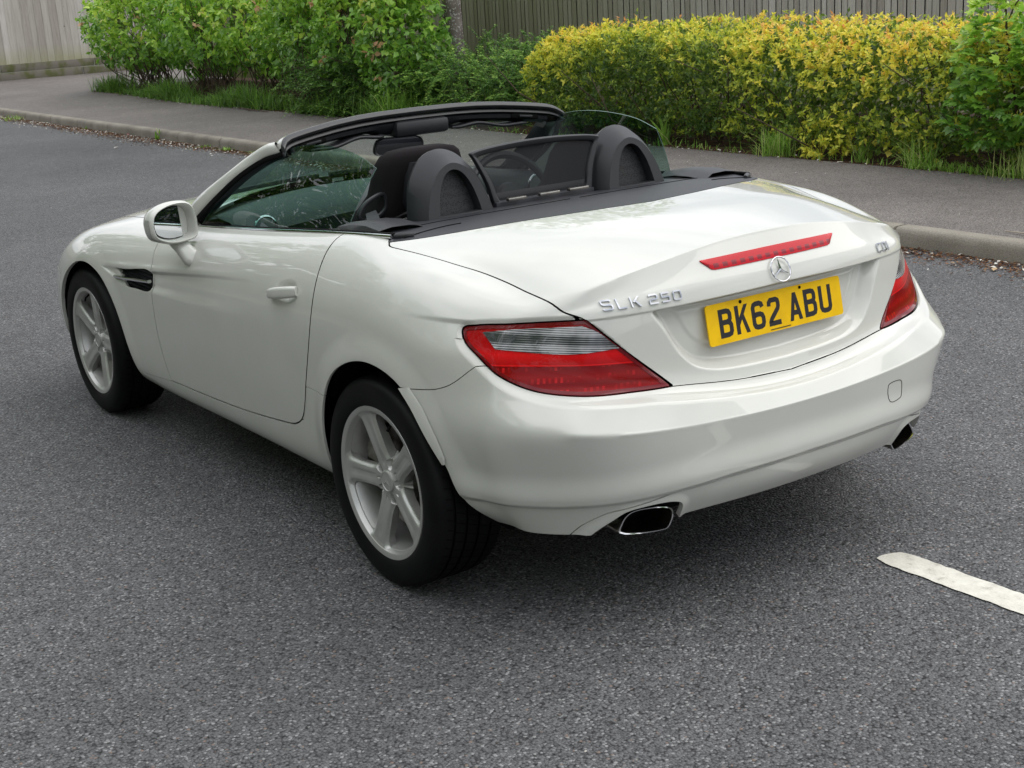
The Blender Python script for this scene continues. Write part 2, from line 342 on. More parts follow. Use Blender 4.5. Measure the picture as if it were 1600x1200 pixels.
RECESS = spline([(.437,.90),(.435,.846),(.403,.793),(.365,.727),(.320,.684),(.262,.664),(.180,.655),(0,.650)], False, 6)
RECESS = np.concatenate([RECESS, [(-.3,.650),(-.3,.90)]])
def displace(V, Nn):
    """pressed-in and raised features of the skin, moved along the normal"""
    D = np.zeros(len(V)); ax = np.abs(V[:, 0]); y = V[:, 1]; z = V[:, 2]
    # ring round the tail lamp
    m = (y < .05) & (ax > .3) & (z > .55)
    d = poly_sdf(diag_uv(V[m]), LAMP); z_ = z[m]; d = np.where(f_lid(V[m]) < 0, 1.0, d)
    w = np.where(z_ > .80, .016, .026)
    D[m] -= .0085 * (1 - smooth01(d / w)) * smooth01((ax[m] - .42) / .12)
    # haunch line running forward from the lamp
    s = smooth01((y + .42) / .04) * (1 - smooth01((y + .40) / .24)); D += -.007 * s * smooth01((.846 - z) / .012) * (1 - smooth01((.84 - z) / .09)) * (1 - smooth01((-.46 - y) / .10)) * smooth01((ax - .60) / .06)
    # boot lid: band above the plate stands proud, plate recess below
    led = np.interp(ax, [0, .435, .6], [.853, .846, .842])
    m = (y < -.4) & (ax < .66) & (z > .6)
    st = smooth01((led - z + .002) / .006)
    lidm = m.copy(); lidm[m] = f_lid(V[m]) < 0
    D -= np.where(lidm, .0035 * st, 0)
    mm = m & (ax < .5)
    r = poly_sdf(rear_uv(V[mm]), RECESS)
    D[mm] -= .040 * smooth01((-r + .004) / .034) * smooth01((led[mm] - z[mm] + .001) / .007) 
    inner = smooth01((-r - .060) / .016); D[mm] += .004 * inner * st[mm]
    # lower bumper crease and valance set back
    zc_ = np.interp(ax, [0, .30, .45, .60, .72, .82], [.4125, .410, .400, .386, .377, .374]); fade = smooth01((-.30 - y) / .16)
    up_ = smooth01((zc_ + .095 - z) / .085) ** 1.6; dn_ = 1 - smooth01((zc_ - z) / .022)
    D += .0125 * fade * np.where(z > zc_, up_, dn_) * (y < -.28)
    m = (y < -.45) & (z < .44); D[m] += .007 * (1 - smooth01(np.abs(f_pipe(V[m])) / .026)) * (f_pipe(V[m]) > -.01)
    # side: pressed crease behind the front wheel, scoop fading into the door
    cz = np.interp(y, [.3, .6, 1.098, 1.55, 2.0, 2.2], [.84, .821, .777, .730, .692, .683])
    lo = np.interp(y, [.3, 1.0, 1.62, 1.80, 1.92, 2.15], [.74, .66, .636, .622, .622, .683])
    amp = np.interp(y, [.75, 1.15, 1.60, 1.95, 2.06, 2.14], [0, .005, .012, .013, .008, 0]) * (ax > .6)
    t = (cz - z) / np.maximum(cz - lo, .01)
    D -= amp * smooth01((cz - z) / .014) * (1 - smooth01((t - .62) / .40))
    D += .25 * amp * np.exp(-((z - cz - .008) / .012) ** 2)
    # rounded lips of the wheel arches
    for P, a in ((ARCH_R, .011), (ARCH_F, .007)):
        m = (ax > .6) & (np.abs(y - P[:, 0].mean()) < .7) & (z < .85)
        d = poly_sdf(side_uv(V[m]), P)
        D[m] += a * (1 - smooth01(d / .085)) * smooth01((z[m] - .22) / .2)
    # bowl behind the door handle
    hy, hz = (y - .505), (z - .806 + .11 * (y - .505)); e = np.sqrt((hy / .088) ** 2 + (hz / .038) ** 2)
    D -= np.where(ax > .7, .014 * (1 - smooth01((e - .30) / .68)), 0)
    # cover of the towing eye, right side only
    return D
def build_skin():
    V, Q = body_dense(4); T = tris(Q); Nn = vnormals(V, T); lab = np.zeros(len(T), int)
    def refine(V, Nn, T, lab, cond):
        f = cond(V)
        return split_edges(V, Nn, T, lab, lambda a, b: (f[a] & f[b]), lambda a, b: np.full(len(a), .5))
    def zone1(V):
        ax = np.abs(V[:, 0]); y, z = V[:, 1], V[:, 2]
        return ((y < -.38) & (z > .30)) | ((ax > .6) & (z < .93) & (y < 2.85) & (y > -.6)) | ((y < .5) & (z > .85) & (ax > .45))
    def zone2(V):
        ax = np.abs(V[:, 0]); y, z = V[:, 1], V[:, 2]
        return ((np.abs(f_lamp(V)) < .035)) | ((y < -.28) & (z > .34) & (z < .50) & (y > -.9)) | ((y < -.45) & (np.abs(f_pipe(V)) < .03)) | ((y < -.4) & (ax < .50) & (z > .63) & (z < .875)) | ((ax > .6) & (y > .38) & (y < .63) & (z > .74) & (z < .87)) | ((ax > .6) & (y > 1.3) & (y < 2.2) & (z > .60) & (z < .75)) | ((ax > .6) & ((np.abs(f_archr(V)) < .02) | (np.abs(f_archf(V)) < .02)))
    V, Nn, T, lab = refine(V, Nn, T, lab, zone1)
    V, Nn, T, lab = refine(V, Nn, T, lab, zone2)
    D = displace(V, Nn); V = V + Nn * D[:, None]; Nn = vnormals(V, T)
    S = (V, Nn, T, lab)
    S = cut_region(S, f_cock, None, 0); S = cut_region(S, f_archr, None, 0); S = cut_region(S, f_archf, None, 0); S = cut_region(S, f_pipe, None, 0)
    S = cut_region(S, f_lamp, 1, .0022); S = cut_region(S, f_lid, 2, .0021); S = cut_region(S, f_deck, 3, .001)
    S = cut_region(S, f_door, 4, .0026); S = cut_region(S, f_sill, 5, .0010); S = cut_region(S, f_val, 11, .0014)
    S = cut_region(S, f_bump, 6, .0012)
    S = cut_region(S, f_fbump, 7, .0014); S = cut_region(S, f_hood, 8, .0018); S = cut_region(S, f_fend, 9, .0019)
    S = cut_region(S, f_vent, None, 0, only=[9, 4])
    return S
def patch_object(name, S, sel, material, parent, depth=.012, flip=False, shift=0.0, edge=None):
    """mesh object from the selected triangles, with a turned-in flange along every free edge"""
    V, Nn, T, lab = S; Ts = T[sel]
    if len(Ts) == 0: return None
    u, inv = np.unique(Ts, return_inverse=True); Ts = inv.reshape(-1, 3); P = V[u] + Nn[u] * shift; Np = Nn[u]
    E = np.concatenate([Ts[:, [0, 1]], Ts[:, [1, 2]], Ts[:, [2, 0]]]); Es = np.sort(E, 1)
    key = Es[:, 0].astype(np.int64) * len(P) + Es[:, 1]; uk, first, cnt = np.unique(key, return_index=True, return_counts=True)
    B = E[first[cnt == 1]]
    verts = [P]; norms = [Np]; faces = [tuple(t) for t in Ts.tolist()]
    if depth:
        n0 = len(P); k = len(B); A, Bb = P[B[:, 0]], P[B[:, 1]]; na = Np[B[:, 0]]; nb = Np[B[:, 1]]
        tv = Bb - A; fn = np.cross(tv, na); fn /= np.maximum(np.linalg.norm(fn, axis=1, keepdims=True), 1e-9)
        # flange vertices shared per boundary vertex for smooth shading
        bv, bi = np.unique(B, return_inverse=True); bi = bi.reshape(-1, 2)
        fnv = np.zeros((len(bv), 3))
        for c in (0, 1): np.add.at(fnv, bi[:, c], fn)
        fnv /= np.maximum(np.linalg.norm(fnv, axis=1, keepdims=True), 1e-9)
        top = P[bv]; bot = P[bv] - Np[bv] * depth
        verts += [top, bot]; norms += [fnv, fnv]; m = len(bv)
        faces += [(n0 + b, n0 + a, n0 + m + a, n0 + m + b) for a, b in bi.tolist()]
    P = np.concatenate(verts); Np = np.concatenate(norms)
    me = bpy.data.meshes.new(name); me.from_pydata(P.tolist(), [], faces); me.update()
    me.polygons.foreach_set('use_smooth', [True] * len(me.polygons))
    me.normals_split_custom_set_from_vertices(Np.tolist())
    me.materials.append(material)
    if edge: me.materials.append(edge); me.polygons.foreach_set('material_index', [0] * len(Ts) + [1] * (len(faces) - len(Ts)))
    ob = bpy.data.objects.new(name, me); C.objects.link(ob)
    if parent is not None: ob.parent = parent
    return ob
# ------------------------------------------------------------------ general mesh builders
from mathutils.bvhtree import BVHTree
def mk(name, verts, faces, material, parent=None, angle=35, mats=None, fmat=None):
    me = bpy.data.meshes.new(name); me.from_pydata([tuple(map(float, v)) for v in verts], [], [tuple(int(i) for i in f) for f in faces]); me.update()
    bm = bmesh.new(); bm.from_mesh(me); bmesh.ops.recalc_face_normals(bm, faces=bm.faces); bm.to_mesh(me); bm.free()
    me.polygons.foreach_set('use_smooth', [True] * len(me.polygons))
    if angle is not None: me.set_sharp_from_angle(angle=R(angle))
    for m in (mats or [material]): me.materials.append(m)
    if fmat is not None: me.polygons.foreach_set('material_index', fmat)
    ob = bpy.data.objects.new(name, me); C.objects.link(ob)
    if parent is not None: ob.parent = parent
    return ob
class MB:
    def __init__(s): s.v = []; s.f = []; s.m = []
    def add(s, v, f, mi=0):
        n = len(s.v); s.v += [tuple(map(float, p)) for p in v]; s.f += [tuple(int(i) + n for i in q) for q in f]; s.m += [mi] * len(f); return s
    def loft(s, rings, closed=True, cap=False, mi=0, loop=False):
        k = len(rings[0]); v = [p for r in rings for p in r]; f = []
        nr = len(rings)
        for a in range(nr if loop else nr - 1):
            for b in range(k if closed else k - 1):
                c = (b + 1) % k; a2 = (a + 1) % nr; f.append((a * k + b, a * k + c, a2 * k + c, a2 * k + b))
        if cap: f.append(tuple(range(k))[::-1]); f.append(tuple((nr - 1) * k + i for i in range(k)))
        return s.add(v, f, mi)
    def box(s, lo, hi, mi=0, bev=0.0, xf=None):
        bm = bmesh.new(); bmesh.ops.create_cube(bm, size=1)
        for v in bm.verts: v.co = Vector([(lo[i] + hi[i]) / 2 + v.co[i] * (hi[i] - lo[i]) for i in range(3)])
        if bev: bmesh.ops.bevel(bm, geom=bm.edges[:], offset=bev, segments=2, affect='EDGES', profile=.5)
        v = [(xf(p.co) if xf else p.co) for p in bm.verts]; f = [[q.index for q in g.verts] for g in bm.faces]; bm.free()
        return s.add(v, f, mi)
    def tube(s, path, r, n=10, mi=0, cap=True, sec=None, up=(0, 0, 1), loop=False):
        path = [Vector(p) for p in path]; rings = []; m = len(path)
        for i, p in enumerate(path):
            a = path[(i - 1) % m] if (loop or i > 0) else p; b = path[(i + 1) % m] if (loop or i < m - 1) else p
            t = (b - a).normalized(); x = t.cross(Vector(up))
            if x.length < 1e-4: x = t.cross(Vector((1, 0, 0)))
            x.normalize(); y = x.cross(t)
            rr = r[i] if hasattr(r, '__len__') else r
            if sec is None: rings.append([p + x * math.cos(2 * math.pi * k / n) * rr + y * math.sin(2 * math.pi * k / n) * rr for k in range(n)])
            else: rings.append([p + x * q[0] * rr + y * q[1] * rr for q in sec])
        return s.loft(rings, True, cap and not loop, mi, loop)
    def lathe(s, prof, axis_o, n=64, side=-1, mi=0):
        """profile [(x outward, r)], axis along x"""
        rings = [[(axis_o[0] + side * x, axis_o[1] + r * math.cos(a), axis_o[2] + r * math.sin(a)) for a in [2 * math.pi * k / n for k in range(n)]] for x, r in prof]
        return s.loft(rings, True, False, mi)
    def build(s, name, material, parent=None, angle=35, mats=None):
        return mk(name, s.v, s.f, material, parent, angle, mats, s.m if mats else None)
def empty(name, loc=(0, 0, 0), parent=None):
    o = bpy.data.objects.new(name, None); C.objects.link(o); o.location = loc; o.empty_display_size = .2
    if parent: o.parent = parent
    return o
def tag(o, label=None, cat=None, group=None, kind=None):
    for k, v in (('label', label), ('category', cat), ('group', group), ('kind', kind)):
        if v: o[k] = v
    return o
def rsec(w, h, r, n=3):
    """rounded rectangle section, centred"""
    out = []
    for cx, cy, a0 in ((w/2-r, h/2-r, 0), (-w/2+r, h/2-r, 90), (-w/2+r, -h/2+r, 180), (w/2-r, -h/2+r, 270)):
        for k in range(n + 1): a = R(a0 + 90 * k / n); out.append((cx + r * math.cos(a), cy + r * math.sin(a)))
    return out

# more materials
def glass_mat(name, tint, refl=1.0):
    m = bpy.data.materials.new(name); m.use_nodes = True; t = m.node_tree; t.nodes.clear()
    o = N(t, 'ShaderNodeOutputMaterial'); tr = N(t, 'ShaderNodeBsdfTransparent'); tr.inputs[0].default_value = (*tint, 1)
    g = N(t, 'ShaderNodeBsdfGlossy'); g.inputs['Roughness'].default_value = .01; g.inputs[0].default_value = (refl, refl, refl, 1)
    # two-sided Schlick reflectance
    ge = N(t, 'ShaderNodeNewGeometry'); dp = N(t, 'ShaderNodeVectorMath', operation='DOT_PRODUCT'); mx = N(t, 'ShaderNodeMixShader'); l = t.links.new
    l(ge.outputs['Normal'], dp.inputs[0]); l(ge.outputs['Incoming'], dp.inputs[1])
    ab = N(t, 'ShaderNodeMath', operation='ABSOLUTE'); l(dp.outputs['Value'], ab.inputs[0])
    om = N(t, 'ShaderNodeMath', operation='SUBTRACT'); om.inputs[0].default_value = 1; l(ab.outputs[0], om.inputs[1])
    pw = N(t, 'ShaderNodeMath', operation='POWER'); l(om.outputs[0], pw.inputs[0]); pw.inputs[1].default_value = 4.5
    mu = N(t, 'ShaderNodeMath', operation='MULTIPLY_ADD'); mu.inputs[1].default_value = .92; mu.inputs[2].default_value = .05; mu.use_clamp = True
    l(pw.outputs[0], mu.inputs[0]); l(mu.outputs[0], mx.inputs[0]); l(tr.outputs[0], mx.inputs[1]); l(g.outputs[0], mx.inputs[2]); l(mx.outputs[0], o.inputs[0])
    return m
M['glass'] = glass_mat('green_tinted_glass', (.40, .60, .54))
M['screen'] = glass_mat('windscreen_glass', (.80, .88, .85))
def net_mat():
    m = bpy.data.materials.new('wind_net'); m.use_nodes = True; t = m.node_tree; t.nodes.clear(); o = N(t, 'ShaderNodeOutputMaterial'); a = N(t, 'ShaderNodeBsdfTransparent'); a.inputs[0].default_value = (.62, .62, .62, 1)
    d = N(t, 'ShaderNodeBsdfDiffuse'); d.inputs[0].default_value = (.055, .056, .060, 1); x = N(t, 'ShaderNodeMixShader'); x.inputs[0].default_value = .52; t.links.new(a.outputs[0], x.inputs[1]); t.links.new(d.outputs[0], x.inputs[2]); t.links.new(x.outputs[0], o.inputs[0]); return m
M['mesh_dark'] = net_mat()
M['edge'] = mat('glass_edge', (.12, .20, .17), .15)
M['mirror'] = mat('mirror_glass', (.62, .64, .66), .02, metal=1)
M['indicator'] = mat('indicator_lens', (.42, .42, .40), .15, coat=1)
M['dash'] = mat('dash_soft_plastic', (.055, .062, .065), .55, bump=(600, .2, .0006))
M['dashlow'] = mat('dash_lower_plastic', (.020, .021, .023), .6)
M['black_gloss'] = mat('gloss_black', (.008, .008, .009), .12)
M['seal_gloss'] = mat('vent_slat_black', (.030, .031, .033), .22)
M['badge'] = mat('badge_chrome', (.56, .57, .60), .07, metal=1)
M['disc'] = mat('brake_disc', (.22, .21, .20), .35, metal=1, noise=(40, (.12, .09, .07), 4, .45, .7))
M['yellow'] = mat('plate_yellow', (.90, .55, .004), .5, spec=.2, noise=(18, (.78, .46, .006), 5, .45, .8))
M['plate_black'] = mat('plate_letter_black', (.024, .024, .027), .5, spec=.3)
def lens_mat():
    m = bpy.data.materials.new('red_lens'); m.use_nodes = True; t = m.node_tree; b = t.nodes['Principled BSDF']; l = t.links.new
    b.inputs['Roughness'].default_value = .3; b.inputs['Coat Weight'].default_value = .32; b.inputs['Coat Roughness'].default_value = .01; b.inputs['Specular IOR Level'].default_value = .05
    tcn = N(t, 'ShaderNodeTexCoord'); sp = N(t, 'ShaderNodeSeparateXYZ'); l(tcn.outputs['Object'], sp.inputs[0])
    def ma(op, a, b2, cl=False):
        n = N(t, 'ShaderNodeMath', operation=op); n.use_clamp = cl
        for i, q in enumerate((a, b2)):
            if isinstance(q, (int, float)): n.inputs[i].default_value = q
            elif q is not None: l(q, n.inputs[i])
        return n.outputs[0]
    ax = ma('ABSOLUTE', sp.outputs[0], None); s = ma('ADD', ax, sp.outputs[1])       # along the lamp
    z = sp.outputs[2]
    # light chamber stripes: bright reflector band in the middle, dotted chambers below
    zz = ma('SUBTRACT', z, ma('MULTIPLY', s, .035))
    rp_ = N(t, 'ShaderNodeValToRGB'); mr = N(t, 'ShaderNodeMapRange'); mr.inputs['From Min'].default_value = .64; mr.inputs['From Max'].default_value = .85; l(zz, mr.inputs[0]); l(mr.outputs[0], rp_.inputs[0])
    cr_ = rp_.color_ramp; cr_.interpolation = 'LINEAR'
    stops = [(0, .16), (.10, .30), (.20, .17), (.28, .27), (.405, .17), (.415, .80), (.43, .42), (.54, .66), (.62, .44), (1, .24)]
    while len(cr_.elements) < len(stops): cr_.elements.new(.5)
    for e, (p, v) in zip(cr_.elements, stops): e.position = p; e.color = (v, v * .012, v * .016, 1)
    w1 = ma('SINE', ma('MULTIPLY', s, 300), None); w2 = ma('SINE', ma('MULTIPLY', z, 210), None)
    dots = ma('MULTIPLY', ma('GREATER_THAN', w1, .15), ma('GREATER_THAN', w2, .2))
    low = ma('LESS_THAN', zz, .724)
    k = ma('MULTIPLY', dots, low); noi = N(t, 'ShaderNodeTexNoise'); noi.inputs['Scale'].default_value = 26; noi.inputs['Detail'].default_value = 3; l(tcn.outputs['Object'], noi.inputs[0])
    k = ma('MULTIPLY', k, ma('MULTIPLY', ma('SUBTRACT', noi.outputs[0], .47), 5, True), True)
    hs = N(t, 'ShaderNodeMix', data_type='RGBA'); l(k, hs.inputs[0]); l(rp_.outputs[0], hs.inputs[6]); hs.inputs[7].default_value = (.55, .012, .015, 1)
    l(hs.outputs[2], b.inputs['Base Color'])
    bu = N(t, 'ShaderNodeBump'); bu.inputs['Strength'].default_value = .06; bu.inputs['Distance'].default_value = .001; l(ma('MULTIPLY', w1, w2), bu.inputs['Height']); l(bu.outputs[0], b.inputs['Normal'])
    return m
M['red_lens'] = lens_mat()
def clear_lens_mat():
    m = bpy.data.materials.new('clear_ribbed_lens'); m.use_nodes = True; t = m.node_tree; b = t.nodes['Principled BSDF']; l = t.links.new
    b.inputs['Roughness'].default_value = .15; b.inputs['Coat Weight'].default_value = 1; b.inputs['Coat Roughness'].default_value = .02
    tcn = N(t, 'ShaderNodeTexCoord'); sp = N(t, 'ShaderNodeSeparateXYZ'); l(tcn.outputs['Object'], sp.inputs[0])
    ax = N(t, 'ShaderNodeMath', operation='ABSOLUTE'); l(sp.outputs[0], ax.inputs[0])
    w = N(t, 'ShaderNodeMath', operation='MULTIPLY_ADD'); l(ax.outputs[0], w.inputs[0]); w.inputs[1].default_value = -.10; l(sp.outputs[2], w.inputs[2])
    sn = N(t, 'ShaderNodeMath', operation='MULTIPLY'); l(w.outputs[0], sn.inputs[0]); sn.inputs[1].default_value = 1100
    si = N(t, 'ShaderNodeMath', operation='SINE'); l(sn.outputs[0], si.inputs[0])
    no_ = N(t, 'ShaderNodeTexNoise'); no_.inputs['Scale'].default_value = 16; no_.inputs['Detail'].default_value = 2; l(tcn.outputs['Object'], no_.inputs[0])
    ad = N(t, 'ShaderNodeMath', operation='MULTIPLY_ADD'); l(si.outputs[0], ad.inputs[0]); ad.inputs[1].default_value = .22; l(no_.outputs[0], ad.inputs[2])
    db = N(t, 'ShaderNodeValToRGB'); mz = N(t, 'ShaderNodeMapRange'); mz.inputs['From Min'].default_value = .69; mz.inputs['From Max'].default_value = .77; l(w.outputs[0], mz.inputs[0]); l(mz.outputs[0], db.inputs[0])
    e_ = db.color_ramp.elements
    while len(e_) < 5: e_.new(.5)
    for q, (p_, v_) in zip(e_, [(0, 0), (.28, 0), (.36, .34), (.58, .34), (.64, 0)]): q.position = p_; q.color = (v_, v_, v_, 1)
    sb = N(t, 'ShaderNodeMath', operation='SUBTRACT'); l(ad.outputs[0], sb.inputs[0]); l(db.outputs[0], sb.inputs[1]); ad = sb
    rr = N(t, 'ShaderNodeValToRGB'); l(ad.outputs[0], rr.inputs[0])
    rr.color_ramp.elements[0].position = .30; rr.color_ramp.elements[0].color = (.03, .034, .038, 1); rr.color_ramp.elements[1].position = .80; rr.color_ramp.elements[1].color = (.58, .58, .60, 1)
    l(rr.outputs[0], b.inputs['Base Color']); 
    return m
M['clear_lens'] = clear_lens_mat(); M['lens_rim'] = mat('dark_red_lens_rim', (.16, .004, .008), .12, coat=.6, spec=.2)

# ------------------------------------------------------------------ the car
car = empty('convertible_car')
tag(car, 'white two-seat convertible with its roof down, parked on the grey road', 'car')
S = build_skin()
V, Nn, T, lab = S
CLEAR = spline([(diag_uv(np.array([p]))[0]) for p in [(-.796,-.437,.817),(-.743,-.498,.825),(-.604,-.612,.827),(-.571,-.635,.808),(-.526,-.662,.762),(-.628,-.611,.757),(-.695,-.565,.763),(-.785,-.476,.779)]], True, 4, corners=(0, 2, 4, 7))
S = cut_region(S, lambda Q_: f_lamp(Q_) + .010, 13, 0, only=[1])
S = cut_region(S, mkfield(diag_uv, CLEAR, lambda V: (V[:, 1] < -.1) & (np.abs(V[:, 0]) > .3)), 12, 0, only=[1, 13])
V, Nn, T, lab = S
cx_ = V[T].mean(1)[:, 0]
bvh = BVHTree.FromPolygons(V.tolist(), T[np.isin(lab, [0, 2, 4, 6, 9, 11])].tolist())
def skin_y(x, z, y0=-2):
    h = bvh.ray_cast(Vector((x, y0, z)), Vector((0, 1, 0))); return (h[0].y, h[1]) if h[0] else (-.7, Vector((0, -1, 0)))
def skin_x(y, z, side=-1):
    h = bvh.ray_cast(Vector((side * 2, y, z)), Vector((-side, 0, 0))); return (h[0].x, h[1]) if h[0] else (side * .88, Vector((side, 0, 0)))
cy_ = V[T].mean(1)[:, 1]
for s in (-1, 1): patch_object('quarter_panel', S, (lab == 0) & (cx_ * s > 0) & (cy_ < 1.3), M['paint'], car, .007)
patch_object('scuttle_top', S, (lab == 0) & (cy_ >= 1.3), M['paint'], car, .014)
lid = patch_object('boot_lid', S, lab == 2, M['paint'], car, .014, edge=M['gap'])  # flanges coloured black to paint shade into the shut lines; bonnet, doors likewise
deck = patch_object('deck_cover', S, lab == 3, M['cover'], car, .010)
bumper = patch_object('rear_bumper', S, lab == 6, M['paint'], car, .016)
valance = patch_object('rear_valance', S, lab == 11, M['paint'], car, .016)
fbump = patch_object('front_bumper', S, lab == 7, M['paint'], car, .014)
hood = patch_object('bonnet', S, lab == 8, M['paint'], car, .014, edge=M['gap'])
doors = {}
for s in (-1, 1):
    sd_ = (cx_ * s > 0)
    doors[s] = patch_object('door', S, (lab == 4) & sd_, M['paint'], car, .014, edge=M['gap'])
    patch_object('sill', S, (lab == 5) & sd_, M['paint'], car, .007)
    doors[s, 'f'] = patch_object('front_wing', S, (lab == 9) & sd_, M['paint'], car, .014)
    lamp = patch_object('tail_light', S, (lab == 1) & sd_, M['lens_rim'], car, .02, shift=-.002)
    patch_object('red_lens', S, (lab == 13) & sd_, M['red_lens'], lamp, .004, shift=-.0035)
    patch_object('clear_lens', S, (lab == 12) & sd_, M['clear_lens'], lamp, 0, shift=-.002)
# black liner just inside the skin closes the shut lines and openings
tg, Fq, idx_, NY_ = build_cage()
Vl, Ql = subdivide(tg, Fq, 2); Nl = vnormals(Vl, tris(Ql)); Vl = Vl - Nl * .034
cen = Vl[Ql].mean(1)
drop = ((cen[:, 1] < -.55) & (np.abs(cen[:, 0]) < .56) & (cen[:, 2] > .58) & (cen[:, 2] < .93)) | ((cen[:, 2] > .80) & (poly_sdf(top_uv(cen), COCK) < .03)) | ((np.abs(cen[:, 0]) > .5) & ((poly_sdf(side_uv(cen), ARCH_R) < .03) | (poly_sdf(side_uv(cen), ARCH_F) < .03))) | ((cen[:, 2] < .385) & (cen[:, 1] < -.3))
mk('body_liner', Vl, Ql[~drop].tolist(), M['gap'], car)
# floor pan and wheel wells
b = MB(); b.box((-.72, -.40, .24), (.72, 3.0, .262)); b.box((-.50, -.62, .262), (.50, -.40, .30)); b.box((-.60, -.62, .302), (.60, -.38, .62)); b.box((-.40, -.69, .36), (.40, -.62, .50)); b.build('floor_pan', M['gap'], car)
def well(yc, zc, r, s):
    rings = []
    for x in (.50, .80):
        rings.append([(s * x, yc + r * math.cos(a), zc + r * math.sin(a)) for a in [R(-8 + 196 * k / 24) for k in range(25)]])
    m = MB().loft(rings, closed=False); m.add([(s * .50, yc + (r + .0) * math.cos(R(-8 + 196 * k / 24)), zc + r * math.sin(R(-8 + 196 * k / 24))) for k in range(25)], [tuple(range(25))])
    m.build('wheel_well', M['gap'], car)
for s in (-1, 1): well(-.01, .325, .375, s); well(2.36, .325, .395, s)

# --- wheels
def wheel_face():
    """front face of a five-spoke alloy as a height field over polar coordinates, windows cut out"""
    rs = np.concatenate([np.linspace(.0, .06, 10)[1:], np.linspace(.06, .214, 52)[1:]]); nth = 300
    P = [(0, 0)]; 
    for r in rs:
        for k in range(nth): P.append((r * math.cos(2 * math.pi * k / nth), r * math.sin(2 * math.pi * k / nth)))
    P = np.array(P); Tt = []
    for k in range(nth): Tt.append((0, 1 + k, 1 + (k + 1) % nth))
    for i in range(len(rs) - 1):
        a = 1 + i * nth + np.arange(nth); b2 = 1 + i * nth + (np.arange(nth) + 1) % nth
        Tt += np.stack([a, a + nth, b2], 1).tolist() + np.stack([b2, a + nth, b2 + nth], 1).tolist()
    Tt = np.array(Tt)
    def spoke_d(U):
        r = np.hypot(U[:, 0], U[:, 1]); th = np.arctan2(U[:, 1], U[:, 0]); st = 2 * math.pi / 5
        dth = (th + st / 2) % st - st / 2; ax_ = r * np.cos(dth); la = np.abs(r * np.sin(dth))
        hw = np.interp(ax_, [.0, .06, .10, .15, .185, .215], [.037, .0345, .0330, .0345, .0375, .044])
        return la - hw, ax_, la, r
    def smin(a, b_, k): h = np.clip(.5 + .5 * (b_ - a) / k, 0, 1); return b_ * (1 - h) + a * h - k * h * (1 - h)
    def solid(U):
        d, ax_, la, r = spoke_d(U)
        f = smin(d, r - .062, .030); f = smin(f, .203 - r, .022); return f
    d, ax_, la, r = spoke_d(P); f = solid(P)
    h = np.interp(r, [0, .03, .06, .10, .15, .19, .203, .209, .214], [-.022, -.022, -.021, -.014, -.008, -.004, -.003, .000, .002])
    edge = smooth01((f + .013) / .013)
    h = h - .010 * edge ** 1.4
    mid = (1 - smooth01((la - .004) / .010)) * smooth01((r - .055) / .03) * smooth01((.200 - r) / .03); h = h - .0022 * mid
    # wheel bolts' pockets between the spokes' roots
    for k in range(5):
        a = R(72 * k + 36); q = np.hypot(P[:, 0] - .056 * math.cos(a), P[:, 1] - .056 * math.sin(a)); h = h - .020 * (1 - smooth01((q - .0108) / .004))
        for o in (0,):
            a2 = R(72 * k + o); q = np.hypot(P[:, 0] - .056 * math.cos(a2), P[:, 1] - .056 * math.sin(a2)); h = h - .006 * (1 - smooth01((q - .003) / .002))
    V3 = np.stack([h, P[:, 0], P[:, 1]], 1); n = vnormals(V3, Tt); n *= np.where(n[:, :1] < 0, -1, 1)
    fld = lambda V_: solid(V_[:, 1:])
    S_ = (V3, n, Tt, np.zeros(len(Tt), int)); S_ = cut_region(S_, fld, 1, 0); return S_
WF = wheel_face()
